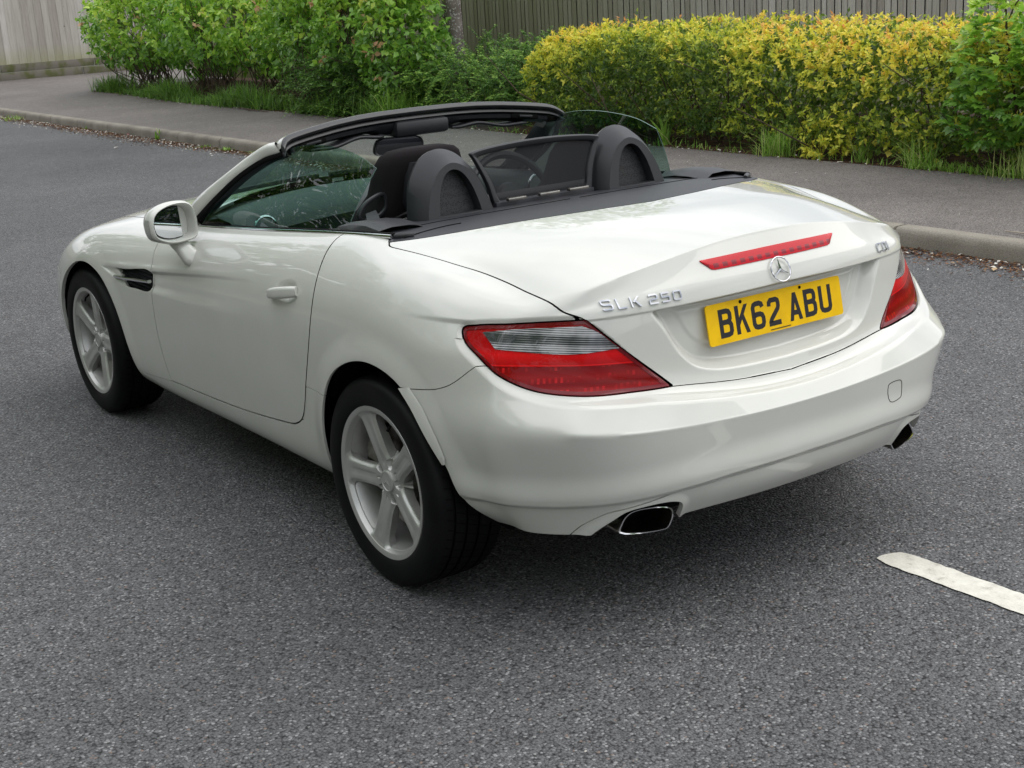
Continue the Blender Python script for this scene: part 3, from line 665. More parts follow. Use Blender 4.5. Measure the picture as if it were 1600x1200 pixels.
def make_wheel(s, y, r_t, x_face, ang, width):
    w = empty('wheel', (0, 0, 0), car)
    # x measured outward from the face plane; mirrored for the right side
    Vf, Nf, Tf, lf = WF; ca, sa = math.cos(ang), math.sin(ang)
    def place(A, isn=False):
        B = A.copy(); yy = A[:, 1] * ca - A[:, 2] * sa; zz = A[:, 1] * sa + A[:, 2] * ca
        B[:, 1], B[:, 2] = yy, zz; B[:, 0] = s * A[:, 0]
        if not isn: B = B + np.array([s * x_face, y, r_t])
        return B
    Tq = Tf if s > 0 else Tf[:, ::-1]
    rim = patch_object('spokes', (place(Vf), place(Nf, True), Tq, lf), lf == 1, M['alloy'], w, .030)
    o = (s * x_face, y, r_t)
    m = MB(); m.lathe([(.002, .212), (.0045, .2165), (.005, .223), (.006, .2275), (.002, .2295), (-.004, .2285), (-.006, .224), (-.010, .217), (-.030, .2105), (-.10, .200), (-.19, .207), (-.215, .228)], o, 120, s); m.lathe([(.002, .212), (-.012, .2045), (-.10, .195), (-.2, .200)], o, 96, s)
    m.build('rim', M['alloy'], w)
    # star cap
    m = MB(); m.lathe([(-.030, .0325), (-.0175, .0325), (-.0155, .0305), (-.0150, .028), (-.0165, .027), (-.0165, .0005)], o, 40, s); 
    for k in range(3):
        a = R(90 + 120 * k); c_, s_ = math.cos(a), math.sin(a); b0 = .0055
        pts = [(-.0160, .026 * c_, .026 * s_), (-.0160, -b0 * s_ + .0032 * c_, b0 * c_ + .0032 * s_), (-.0160, b0 * s_ + .0032 * c_, -b0 * c_ + .0032 * s_), (-.0125, 0, 0)]
        m.add([(o[0] + s * p[0], o[1] + p[1], o[2] + p[2]) for p in pts], [(0, 1, 3), (0, 3, 2), (1, 2, 3)])
    m.build('hub_cap', M['alloy'], w)
    # tyre
    R0 = r_t; wd = width; i0 = .004
    prof = [(-.004, .226), (.004, .2285), (.008, .234), (.0115, .246), (.013, .262), (.012, .278), (.008, .292), (.002, .302)]
    tread = []
    grooves = [.045, .085, .125, .165]; gx = [.0]
    xs = [-.006]; 
    prof += [(-.006, .3075), (-.014, R0 - .0045), (-.024, R0 - .0015)]
    for g in grooves:
        prof += [(-(g - .0048), R0 - .0002), (-(g - .0042), R0 - .007), (-(g + .0042), R0 - .007), (-(g + .0048), R0 - .0002)]
    prof += [(-(wd - .036), R0 - .0015), (-(wd - .026), R0 - .0045), (-(wd - .018), .3075), (-(wd - .010), .302), (-(wd - .002), .28), (-(wd - .0), .25), (-(wd - .012), .226)]
    t_ = MB().lathe(prof, o, 144, s); t_.build('tyre', M['tread'], w, 30)
    m = MB(); m.lathe([(-.075, .05), (-.075, .150), (-.097, .150), (-.097, .05)], o, 64, s); m.lathe([(-.05, .0), (-.05, .072), (-.075, .078)], o, 32, s); m.build('brake_disc', M['disc'], w)
    m = MB(); m.lathe([(-.12, .0), (-.12, .197)], o, 48, s); m.build('backing_plate', M['gap'], w)
    m = MB(); a0 = -150 if y > 1 else 30
    rings = []
    for k in range(9):
        a = R(a0 - 24 + 6 * k); rings.append([(o[0] - s * .052, o[1] + rr * math.cos(a), o[2] + rr * math.sin(a)) for rr in (.112, .172)] + [(o[0] - s * .115, o[1] + rr * math.cos(a), o[2] + rr * math.sin(a)) for rr in (.172, .112)])
    m.loft(rings, True, True); m.build('brake_caliper', M['steel'], w)
    m = MB(); a = ang + R(36 + (0 if y > 1 else 72)); va = Vector((0, math.cos(a), math.sin(a))); O = Vector(o)
    m.tube([O + va * .197 - Vector((s * .03, 0, 0)), O + va * .185 - Vector((s * .012, 0, 0)), O + va * .172 - Vector((s * .006, 0, 0))], [.004, .004, .0045], 8); m.build('valve', M['gap'], w)
    return w
def tread_mat():
    m = mat('tyre_tread_rubber', (.0032, .0033, .0040), .55, spec=.22, noise=(9, (.0060, .0060, .0060), 5, .42, .7)); t = m.node_tree; b = t.nodes['Principled BSDF']; l = t.links.new
    return m
M['tread'] = tread_mat()
for s in (-1, 1):
    make_wheel(s, 0, .314, .8865, R(-2), .225); make_wheel(s, 2.43, .316, .878, R(33), .210)
# sipes cut across the tread blocks: thin dark ribs standing just proud of the tread, rear tyres' shoulders
def sipes(s, y, r_t, x_face, width, parent):
    m = MB(); n = 64
    for k in range(n):
        for (x0, x1, da) in ((.020, .0395, .02), (.051, .079, .035), (.091, .119, .035), (.131, .159, .035), (.170, width - .022, .02)):
            a = 2 * math.pi * (k + (.5 if x0 in (.051, .131) else 0)) / n; w_ = .0036 / r_t
            P = []
            for (xx, aa) in ((x0, a), (x1, a + da), (x1, a + da + w_), (x0, a + w_)): P.append((s * (x_face - xx), y + (r_t + .0003) * math.cos(aa), r_t + (r_t + .0003) * math.sin(aa)))
            m.add(P, [(0, 1, 2, 3)])
    m.build('tread_sipes', M['gap'], parent, None)
for o in [c for c in car.children if c.name.startswith('wheel') and c.type == 'EMPTY']:
    bb = [c for c in o.children if c.name.startswith('rim')][0].data.vertices[0].co
    s = -1 if bb.x < 0 else 1; f = bb.y > 1
    sipes(s, 2.43 if f else 0, .316 if f else .314, .878 if f else .8865, .210 if f else .225, o)

# --- side details: vent, handle, mirror, chrome strip, glass
for s in (-1, 1):
    wing = doors[s, 'f']; door = doors[s]
    def sx(y, z, o=0.0): return skin_x(y, z, s)[0] + s * o
    # vent grille set in the opening
    m = MB()
    bp_ = [(s * .862, y, z) for y, z in ((2.00, .70), (1.64, .735), (1.64, .62), (2.00, .62))]; m.add(bp_, [(0, 1, 2, 3)])
    for k in range(6):
        z0 = .636 + .0145 * k; m.loft([[(s * .862, y, z0 + .07 * (1.65 - y) * -.35), (s * .879, y, z0 - .004 + .07 * (1.65 - y) * -.35), (s * .862, y, z0 + .0045 + .07 * (1.65 - y) * -.35)] for y in (1.99, 1.85, 1.655)], True, True)
    m.build('side_vent', M['seal_gloss'], wing)
    m = MB(); m.tube([(s * .896, 2.000, .6555), (s * .900, 1.90, .663), (s * .8995, 1.75, .675), (s * .8955, 1.634, .683)], [1, 1, 1, 1], sec=[(a[0], a[1]) for a in rsec(.016, .012, .004, 2)]); m.build('vent_bar', M['chrome'], wing)
    # handle
    m = MB(); hp = spline([(.608, .783), (.575, .792), (.53, .800), (.48, .808), (.432, .815)], False, 5)
    path = []; rad = []
    for i, (y, z) in enumerate(hp):
        t = i / (len(hp) - 1); off = .006 + .026 * math.sin(math.pi * min(1, t * .9 + .12)) ** .7
        path.append((s * (.879 - .05 * (z - .79) + off * .8), y, z)); rad.append(.75 + .35 * math.sin(math.pi * t) ** .5 + .25 * t)
    m.tube(path, rad, sec=rsec(.019, .030, .0085, 4)); hd = m.build('handle', M['paint'], door)
    m = MB(); m.box((-.004, -.012, -.005), (.006, .012, .007), bev=.002, xf=lambda p: Vector((sx(.322, .802) + s * (p.x + .001), .322 + p.y, .802 + p.z))); m.build('door_stop', M['black_gloss'], door)
    # belt trim
    belt = [(s * x, y, z) for x, y, z in ((.7440, 1.452, .8830), (.7475, 1.25, .9005), (.7470, .90, .9295), (.7405, .60, .9555), (.7345, .35, .976), (.727, .20, .986), (.716, .125, .989))]
    m = MB(); m.tube([(p[0], p[1], p[2] + .003) for p in spline(belt, False, 4)], 1, sec=rsec(.011, .012, .004, 2)); m.build('belt_trim', M['chrome'], door)
    m = MB(); m.tube([(p[0] - s * .010, p[1], p[2] + .007) for p in spline(belt, False, 4)], 1, sec=rsec(.014, .010, .004, 2)); m.build('belt_seal', M['gap'], door)
    # side glass: slightly barrelled sheet, 4 mm thick
    topc = spline([(.570, .438, 1.149), (.568, .544, 1.181), (.566, .708, 1.198), (.570, .860, 1.196), (.574, .990, 1.178), (.600, 1.07, 1.147), (.652, 1.20, 1.075), (.700, 1.33, .996), (.728, 1.415, .928), (.736, 1.455, .895)], False, 4)
    nb = len(topc); rows = []
    for i, p in enumerate(topc):
        yb = .482 + (1.475 - .482) * (i / (nb - 1)) ** .92; zb = np.interp(yb, [.48, .73, 1.0, 1.32, 1.48], [.951, .928, .903, .877, .870]); xb = np.interp(yb, [.48, .9, 1.3, 1.475], [.674, .690, .715, .732])
        B0 = np.array([xb, yb, zb]); row = []
        for k in range(9):
            t = k / 8; q = B0 * (1 - t) + p * t; q[0] += .008 * math.sin(math.pi * t) * min(1, (p[2] - zb) / .15); row.append(q)
        rows.append(row)
    m = MB(); outer = [[(s * q[0], q[1], q[2]) for q in r_] for r_ in rows]; inner = [[(s * (q[0] - .0026), q[1], q[2] - .001) for q in r_] for r_ in rows]
    m.loft(outer, False, mi=0)
    border_o = [r_[-1] for r_ in outer]; border_i = [r_[-1] for r_ in inner]; m.loft([border_o, border_i], False, mi=1)
    m.loft([outer[0], inner[0]], False, mi=1)
    m.build('door_glass', None, door, 40, mats=[M['glass'], M['edge']])
    # mirror foot triangle on the glass corner
    # door mirror
    mir = empty('door_mirror', (0, 0, 0), car)
    def mp_(u, v): return (u, v)
    outline = 1.14 * spline([(-.066, -.054), (-.088, -.040), (-.093, -.005), (-.080, .030), (-.045, .053), (.010, .066), (.052, .062), (.070, .040), (.072, -.020), (.062, -.046), (.020, -.058), (-.03, -.062)], True, 4)
    # local frame: u across (towards the car), v up, w backwards (towards the viewer, -y)
    Mo = Vector((s * .892, 1.325, .934)); U = Vector((-s * 1.0, .20, -.09)).normalized(); Wb = Vector((-s * .10, -1, .05)).normalized(); Vv = Vector((s * .06, .02, 1)).normalized()
    def ring(sc_, w, du=0, dv=0): return [Mo + U * (p[0] * sc_ + du) + Vv * (p[1] * sc_ + dv) + Wb * w for p in outline]
    m = MB(); m.loft([ring(.84, .006), ring(.88, .020), ring(.93, .026), ring(.99, .022), ring(1.03, .008), ring(1.02, -.020), ring(.93, -.050), ring(.74, -.078), ring(.42, -.094), ring(.12, -.099)], True, False)
    m.build('mirror_shell', M['paint'], mir, 60)
    m = MB(); m.loft([ring(.84, .006), ring(.80, -.010), ring(.77, -.026)]); m.build('inner_wall', M['paint'], mir, 60)
    m = MB(); m.add(ring(.80, -.0245), [tuple(range(len(outline)))]); m.build('mirror_bezel', M['paint'], mir, None)
    glf = lambda k, w: [Mo + U * (min(p[0] * k, .030)) + Vv * (p[1] * k) + Wb * (w + .35 * (min(p[0] * k, .030) - .03)* -.12) for p in outline]
    m = MB(); m.add(glf(.79, -.010), [tuple(range(len(outline)))]); m.build('glass_surround', M['black_gloss'], mir, None)
    m = MB(); m.add(glf(.745, -.0085), [tuple(range(len(outline)))]); m.build('mirror_glass', M['mirror'], mir, None)
    m = MB(); rr_ = []
    for k in range(9):
        t = k / 8; idx0 = int(len(outline) * (.02 + .20 * t)); p = outline[idx0]
        rr_.append([Mo + U * (p[0] * 1.045) + Vv * (p[1] * 1.045) + Wb * w for w in (.012, -.020)])
    m.loft(rr_, False); m.build('indicator_lens', M['indicator'], mir, 60)
    f0 = Mo + U * .014 - Vv * .058 - Wb * .040; f1 = Vector((s * .858, 1.300, .812))
    m = MB(); sec0 = [(a[0], a[1]) for a in rsec(.060, .045, .020, 4)]
    m.tube([f0, (f0 + f1) / 2 + Vector((0, .002, 0)), f1, f1 + Vector((-s * .03, 0, -.012))], [1.05, .95, 1.10, 1.3], sec=sec0, up=(0, 1, 0)); m.build('mirror_foot', M['paint'], mir, 60)
    # loose arch trim at the rear bumper
    tr = [(-.203, .646), (-.250, .597), (-.300, .520), (-.330, .468), (-.338, .452)]; w_ = [.034, .036, .030, .016, .003]
    # outer edge proud of the skin, inner edge turned into the arch
    m = MB(); ra = []; 
    for (y, z), ww in zip(spline(tr, False, 4), np.interp(np.arange(17) / 16, np.linspace(0, 1, 5), w_)):
        xx = sx(y - ww, z + ww * .25, .003); x2 = sx(y - .010, z + .003, .004)
        ra.append([(xx, y - ww, z + ww * .22), (xx + s * .005, y - ww * .8, z + ww * .18), (x2 + s * .006, y + .004, z), (x2 - s * .015, y + .010, z - .004)])
    m.loft(ra, False); m.build('arch_trim', M['paint'], bumper, 40)

# --- rear details
def on_rear(x, z, off): y, n = skin_y(x, z); return Vector((x, y, z)) + n * off
def conform(name, xs, zlo, zhi, off, material, parent, thick=.006, nz=4):
    m = MB(); front = []; back = []
    for x in xs:
        a, c = zlo(x), zhi(x); col = []; colb = []
        for k in range(nz + 1):
            t = k / nz; z = a + (c - a) * t; y, n = skin_y(x, z); bulge = off * (1 - .5 * abs(2 * t - 1) ** 3)
            col.append(Vector((x, y - bulge, z))); colb.append(Vector((x, y + .004, z)))
        front.append(col); back.append(colb)
    rings = [f_ + b_[::-1] for f_, b_ in zip(front, back)]
    m.loft(rings, True, True); return m.build(name, material, parent, 40)
def bl_mat():
    m = mat('brake_light_red', (.30, .006, .012), .14, spec=.35); t = m.node_tree; b = t.nodes['Principled BSDF']; l = t.links.new
    tcn = N(t, 'ShaderNodeTexCoord'); sp = N(t, 'ShaderNodeSeparateXYZ'); l(tcn.outputs['Object'], sp.inputs[0])
    a = N(t, 'ShaderNodeMath', operation='MULTIPLY'); a.inputs[1].default_value = 205; l(sp.outputs[0], a.inputs[0]); s_ = N(t, 'ShaderNodeMath', operation='SINE'); l(a.outputs[0], s_.inputs[0])
    g = N(t, 'ShaderNodeMath', operation='GREATER_THAN'); g.inputs[1].default_value = -.2; l(s_.outputs[0], g.inputs[0])
    z1 = N(t, 'ShaderNodeMath', operation='LESS_THAN'); z1.inputs[1].default_value = .9335; l(sp.outputs[2], z1.inputs[0])
    z2 = N(t, 'ShaderNodeMath', operation='GREATER_THAN'); z2.inputs[1].default_value = .9225; l(sp.outputs[2], z2.inputs[0])
    q = N(t, 'ShaderNodeMath', operation='MULTIPLY'); l(g.outputs[0], q.inputs[0]); l(z1.outputs[0], q.inputs[1]); q2 = N(t, 'ShaderNodeMath', operation='MULTIPLY'); l(q.outputs[0], q2.inputs[0]); l(z2.outputs[0], q2.inputs[1])
    x = N(t, 'ShaderNodeMix', data_type='RGBA'); x.inputs[6].default_value = (.52, .006, .016, 1); x.inputs[7].default_value = (.24, .02, .03, 1); l(q2.outputs[0], x.inputs[0]); l(x.outputs[2], b.inputs['Base Color'])
    return m
M['brake'] = bl_mat()
xs = np.linspace(-.250, .250, 41)
zt = lambda x: .9485 - .012 * (x / .25) ** 2 * .25
zb = lambda x: .918 + max(0, (abs(x) - .222) / .028) * .024
conform('brake_light', xs, zb, zt, .0045, M['brake'], lid)
# emblem: ring and three-pointed star
em = on_rear(0, .886, 0); ey, en = skin_y(0, .886); en = en.normalized(); eu = Vector((1, 0, 0)); ev = en.cross(eu).normalized()
if ev.z < 0: ev = -ev
def emblem(name, c, rad, parent):
    m = MB(); m.tube([c + en * .006 + (eu * math.cos(a) + ev * math.sin(a)) * rad for a in [2 * math.pi * k / 48 for k in range(48)]], .0022, 8, loop=True, up=tuple(en))
    for k in range(3):
        a = R(90 + 120 * k); d = eu * math.cos(a) + ev * math.sin(a); p = eu * -math.sin(a) + ev * math.cos(a); o = c + en * .004; b0 = rad * .115
        m.add([o + d * rad * .97 + en * .001, o + p * b0 + d * rad * .09, o - p * b0 + d * rad * .09, o + en * .0065, o + d * rad * .5 + en * .0035], [(0, 1, 4), (1, 3, 4), (0, 4, 2), (2, 4, 3)])
    return m.build(name, M['badge'], parent, 20)
emblem('emblem', em, .0345, lid)
# lettering by pen strokes
GL = {
 'B': (50, [[(7,72),(30,72),(38,69.5),(41.5,63),(41.5,51),(38,44.5),(30,42)], [(7,42),(31,42),(39.5,39),(43,32.5),(43,16.5),(39.5,9.5),(31,7),(7,7)], [(7,0),(7,79)]], []),
 'K': (50, [[(7,0),(7,79)]], [[(36,79),(50,79),(14,24),(14,45)], [(20,52),(29,62),(50,0),(36,0)]]),
 '6': (50, [[(42.5,60),(40,68.5),(32,72),(18,72),(10.5,69),(7,61),(7,18),(10.5,10),(18,7),(32,7),(39.5,10),(43,18),(43,31),(39.5,39),(32,42),(18,42),(9,38)]], []),
 '2': (50, [[(7.5,56),(8.5,66),(15,72),(35,72),(41.5,68.5),(43,61),(43,54),(40,46),(12,19),(8,11),(8,7),(48,7)]], []),
 'A': (50, [[(10,22),(40,22)]], [[(0,0),(13.5,0),(31.5,79),(18.5,79)], [(50,0),(36.5,0),(22,64),(25,79),(31.5,79)]]),
 'U': (50, [[(7,79),(7,18),(10.5,10),(18,7),(32,7),(39.5,10),(43,18),(43,79)]], []),
}
def ribbon(pts, w):
    P = [Vector((p[0], p[1])) for p in pts]; n = len(P); L_, R_ = [], []
    for i in range(n):
        if i == 0: t = (P[1] - P[0]).normalized(); nn = Vector((-t.y, t.x)); k = 1
        elif i == n - 1: t = (P[-1] - P[-2]).normalized(); nn = Vector((-t.y, t.x)); k = 1
        else:
            a = (P[i] - P[i-1]).normalized(); b_ = (P[i+1] - P[i]).normalized(); nn = Vector((-(a + b_).y, (a + b_).x)).normalized(); k = min(1.6, 1 / max(.3, nn.dot(Vector((-a.y, a.x)))))
        L_.append(P[i] + nn * w / 2 * k); R_.append(P[i] - nn * w / 2 * k)
    return L_, R_
def glyph_mesh(m, strokes, polys, w, xf, h):
    """xf(x, y, height) -> world; each stroke a solid ribbon of its own slight height"""
    for q, st in enumerate(strokes):
        L_, R_ = ribbon(st, w); hh = h * (1 + .12 * q)
        rings = [[xf(a.x, a.y, hh), xf(b_.x, b_.y, hh), xf(b_.x, b_.y, 0), xf(a.x, a.y, 0)] for a, b_ in zip(L_, R_)]; m.loft(rings, True, True)
    for q, po in enumerate(polys):
        hh = h * (1.3 + .12 * q); n = len(po); m.add([xf(a, b_, hh) for a, b_ in po] + [xf(a, b_, 0) for a, b_ in po], [tuple(range(n)), tuple(range(2 * n - 1, n - 1, -1))] + [(i, (i + 1) % n, n + (i + 1) % n, n + i) for i in range(n)])
# number plate
PC = Vector((-.001, -.7015, .7720)); tl = .185; PU = Vector((1, 0, -.002)).normalized(); PV = Vector((0, math.sin(tl), math.cos(tl))); PN = PU.cross(PV); PN = PN if PN.y < 0 else -PN
pw, ph = .512, .1105
m = MB(); o2 = rsec(pw, ph, .009, 4); m.loft([[PC + PU * a + PV * c + PN * w for a, c in o2] for w in (-.004, 0)], True, True)
plate = m.build('number_plate', M['yellow'], lid, 30)
x0 = -.219
for ch in 'BK62 ABU':
    if ch == ' ': x0 += .022; continue
    wd, st, po = GL[ch]; m = MB(); k = .98
    glyph_mesh(m, st, po, 14, lambda x, y, hh, x0=x0: PC + PU * (x0 * k + x * .001 * k) + PV * ((y - 39.5) * .001 * k - .001) + PN * (hh + .0002), .00022)
    m.build('plate_character', M['plate_black'], plate, 15); x0 += (50 + 11) / 1000
for (a, c, r_) in ((-.130, .0465, .0046), (.096, .0475, .0042)):
    m = MB()
    m.lathe([(0, .0001), (0, r_), (-.002, r_)], (0, 0, 0), 14, 1); nv = 14 * 3
    for i in range(len(m.v) - nv, len(m.v)): x, y, z = m.v[i]; m.v[i] = tuple(PC + PU * (a + y) + PV * (c + z) + PN * (.0022 + x))
    m.build('plate_screw', M['gap'], plate, None)
m = MB(); rs = random.Random(3)
xx = -.032
while xx < .045:
    w_ = rs.uniform(.0012, .0035); m.box((0, 0, 0), (1, 1, 1), xf=lambda p, xx=xx, w_=w_: PC + PU * (xx + p.x * w_) + PV * (-.0508 + p.y * .0032) + PN * (.0002 + p.z * .0004)); xx += w_ + .0012
m.build('plate_small_print', M['plate_black'], plate, None)
# model lettering
SL = {
 'S': (30, [[(28,22),(26,25),(7,25),(2,23),(2,16),(6,14),(24,13.5),(28,11.5),(28,4),(24,2),(3,2),(1,5)]], []),
 'L': (28, [[(3,27),(3,2),(27,2)]], []),
 'K': (30, [[(3,0),(3,27)]], [[(24,27),(30,27),(11,12),(7,14)], [(11,16),(15,18),(31,0),(25,0)]]),
 '2': (28, [[(2,22),(4,25),(24,25),(27,23),(27,16),(23,13.5),(6,13),(2,10.5),(2,2),(28,2)]], []),
 '5': (28, [[(27,25),(3,25),(3,14.5),(23,14.5),(27,12.5),(27,4),(23,2),(1,2)]], []),
 '0': (28, [[(15,25),(5,25),(2,22),(2,5),(5,2),(23,2),(26.5,5),(26.5,22),(23,25),(13,25)]], []),
 'C': (28, [[(27,24.5),(6,25),(2.5,21),(2.5,6),(6,2),(27,2)]], []),
 'D': (28, [[(3,2),(21,2),(26,6),(26,21),(21,25),(3,25),(3,0)]], []),
 'I': (8, [[(4,0),(4,27)]], []),
}
def badge(text, name, xs0, zfun, scale, gap, w):
    x = xs0
    for ch in text:
        if ch == ' ': x += .013; continue
        wd, st, po = SL[ch]; m = MB()
        def xf(a, b_, hh, x=x): 
            X = x + a * .001 * scale; Z = zfun(X) + b_ * .001 * scale; return on_rear(X, Z, .0004 + hh)
        glyph_mesh(m, st, po, w, xf, .0045); m.build('badge_letter', M['badge'], lid, 25); x += (wd + gap) * .001 * scale
badge('SLK 250', 'badge', -.5565, lambda x: .8605 + (x + .55) * .012, .86, 12.2, 3.9)
badge('CDI', 'badge', .428, lambda x: .8630 - (x - .43) * .07, .84, 9.5, 3.9)
# towing eye cover, outlined on the right of the bumper
m = MB(); oc = spline([(.319, .512), (.328, .463), (.372, .461), (.384, .466), (.385, .508), (.376, .516), (.328, .517)], True, 4)
m.tube([on_rear(x, z, .0002) for x, z in oc], .0010, 6, loop=True, up=(0, 1, 0)); m.build('towing_eye_seam', M['gap'], bumper)
# exhausts
for s in (-1, 1):
    base = [(.583, .283), (.576, .302), (.560, .322), (.535, .333), (.440, .327), (.428, .318), (.427, .302), (.443, .273), (.454, .268)]
    oc = spline([(s * x, z - .003) for x, z in base], True, 5, corners=()); c0 = oc.mean(0)
    def rg(k, y, dz=0): return [(c0[0] + (p[0] - c0[0]) * k, y + .12 * (p[1] - c0[1]) + .26 * (abs(p[0]) - .43), c0[1] + (p[1] - c0[1]) * k + dz) for p in oc]
    ex = MB().loft([rg(.90, -.54, .012), rg(.96, -.65, .004), rg(1.0, -.730), rg(.985, -.737), rg(.92, -.737), rg(.90, -.731), rg(.88, -.60)], True).build('exhaust_tip', M['steel'], car, 50)
    MB().loft([rg(.995, -.7375), rg(.925, -.7375)], True).build('polished_edge', M['chrome'], ex)
    m = MB(); m.add(rg(.905, -.62), [tuple(range(len(oc)))]); m.build('pipe_inside', M['gap'], ex, None)
# ------------------------------------------------------------------ windscreen, header rail and pillars
HX = [0, .15, .25, .35, .45, .51, .55, .578, .596]; HY = [1.112, 1.110, 1.105, 1.094, 1.076, 1.066, 1.055, 1.040, 1.018]; HZ = [1.2535, 1.2525, 1.249, 1.2415, 1.2305, 1.2225, 1.2155, 1.206, 1.188]
def hdr(x): ax = abs(x); return float(np.interp(ax, HX, HY)), float(np.interp(ax, HX, HZ))
hxs = np.concatenate([np.linspace(-.596, -.55, 5), np.linspace(-.52, .52, 27), np.linspace(.55, .596, 5)])
hp_ = [(x, *hdr(x)) for x in hxs]
frame = empty('windscreen_frame', (0, 0, 0), car)
def hsec(sec): return [[(x, y + dy, z + dz) for dy, dz in sec] for x, y, z in hp_]
MB().loft(hsec([(.012, .0005), (.040, -.006), (.085, -.022), (.088, -.030), (.060, -.030), (.014, -.010)]), True, True).build('header_skin', M['paint'], frame, 50)
M['seal'] = mat('grey_rubber_seal', (.030, .031, .033), .38)
MB().loft(hsec([(.012, -.001), (.004, .0005), (-.008, -.004), (-.015, -.012), (-.013, -.019), (-.004, -.024), (.014, -.020)]), True, True).build('header_seal', M['seal'], frame, 50)
MB().loft(hsec([(-.001, -.026), (-.010, -.030), (-.013, -.037), (-.004, -.041), (.014, -.040), (.014, -.026)]), True, True).build('header_seal', M['seal'], frame, 50)
inr = [p for p in hp_ if abs(p[0]) < .56]
def isec(f): return [[(x, y + dy, z + dz) for dy, dz in f(x)] for x, y, z in inr]
def trim(x):
    t = smooth01((abs(x) - .13) / .06); b_ = -.092 + .018 * t
    return [(.006, -.042), (-.004, -.047), (-.002, -.060), (.020, b_ + .006), (.040, b_), (.072, b_ + .004), (.078, -.035), (.040, -.036)]
MB().loft(isec(trim), True, True).build('header_trim', M['plastic'], frame, 40)
for s in (-1, 1):
    # latch pockets and sun visors folded against the rail
    m = MB(); y, z = hdr(.455); m.tube([(s * (.455 + dx), hdr(.455 + dx)[0] - .004, hdr(.455 + dx)[1] - .052) for dx in np.linspace(-.055, .055, 9)], [.7, .95, 1, 1, 1, 1, 1, .95, .7], sec=rsec(.012, .022, .005, 3)); m.build('latch_pocket', M['gap'], frame)
    m = MB(); m.box((-.030, -.003, -.004), (.030, .004, .005), bev=.002, xf=lambda p: Vector((s * (.455 + p.x), y - .013 + p.y, z - .052 + p.z - p.x * .12 * 1))); m.build('latch_hook', M['seal'], frame)
    m = MB(); pts = [(s * x, hdr(x)[0] + .028, hdr(x)[1] - .082 + .006 * math.sin(x * 30)) for x in np.linspace(.15, .47, 13)]
    m.tube(pts, [.75] + [1] * 11 + [.75], sec=rsec(.085, .013, .006, 3)); m.build('sun_visor', M['plastic'], frame)
m = MB(); m.box((-.105, 1.085, 1.155), (.125, 1.20, 1.212), bev=.016); m.build('overhead_console', M['plastic'], frame, 40)
OUT = [(.744,1.60,.915),(.740,1.517,.964),(.729,1.441,1.007),(.698,1.293,1.081),(.655,1.162,1.152),(.622,1.085,1.190),(.604,1.060,1.196)]
INW = [(.744,1.515,.905),(.736,1.428,.955),(.724,1.317,1.016),(.687,1.19,1.094),(.637,1.104,1.144),(.612,1.052,1.160),(.600,1.034,1.166)]
for s in (-1, 1):
    o_ = spline(OUT, False, 4); w_ = spline(INW, False, 4); rings = []; blk = []; seal = []
    for a, c in zip(o_, w_):
        n = np.array([.70, -.35, .62]); mid = (a + c) / 2 + np.array([.010, -.002, .008])
        fr = a + np.array([-.018, .022, -.004]); 
        q = [fr, a + np.array([-.004, .006, .001]), a, a * .72 + c * .28 + np.array([.0055, 0, .004]), mid + np.array([-.003, 0, -.002]), a * .28 + c * .72 + np.array([.005, 0, .004]), c, c + np.array([-.010, -.004, -.006])]
        rings.append([(s * p[0], p[1], p[2]) for p in q])
        q = [fr, fr + np.array([-.040, .010, -.012]), c + np.array([-.055, .02, -.022]), c + np.array([-.030, -.012, -.016]), c + np.array([-.010, -.004, -.006])]
        blk.append([(s * p[0], p[1], p[2]) for p in q])
        seal.append((s * (c[0] - .003), c[1] - .008, c[2] - .008))
    MB().loft(rings, False).build('pillar_skin', M['paint'], frame, 60)
    MB().loft(blk, False).build('pillar_trim', M['cover'], frame, 60)
    MB().tube(seal, 1, sec=rsec(.016, .018, .006, 2)).build('pillar_seal', M['gap'], frame)
# glass
gr = []
for t in np.linspace(0, 1, 9):
    row = []
    for x in np.linspace(-1, 1, 21):
        a = abs(x); b0 = np.array([x * .712, 1.80 - .24 * a ** 2.2, .950 - .040 * a ** 2]); yt, zt_ = hdr(x * .56); t1 = np.array([x * .56, yt + .072, zt_ - .022])
        q = b0 * (1 - t) + t1 * t; q[2] += .022 * math.sin(math.pi * t); row.append(q)
    gr.append(row)
MB().loft(gr, False).build('windscreen', M['screen'], car, None)
m = MB(); m.loft([[tuple(p + np.array([0, dy, dz])) for p in gr[0]] for dy, dz in ((-.05, .012), (.03, -.008))], False); m.build('scuttle_panel', M['plastic'], car)
for x0 in (-.30, .25):
    m = MB(); m.tube([(x0 + dx, 1.86 - .10 * ((x0 + dx) / .7) ** 2 - .02, .955 - .03 * ((x0 + dx) / .7) ** 2) for dx in np.linspace(-.25, .25, 9)], .008, 8); m.build('wiper', M['gap'], car)

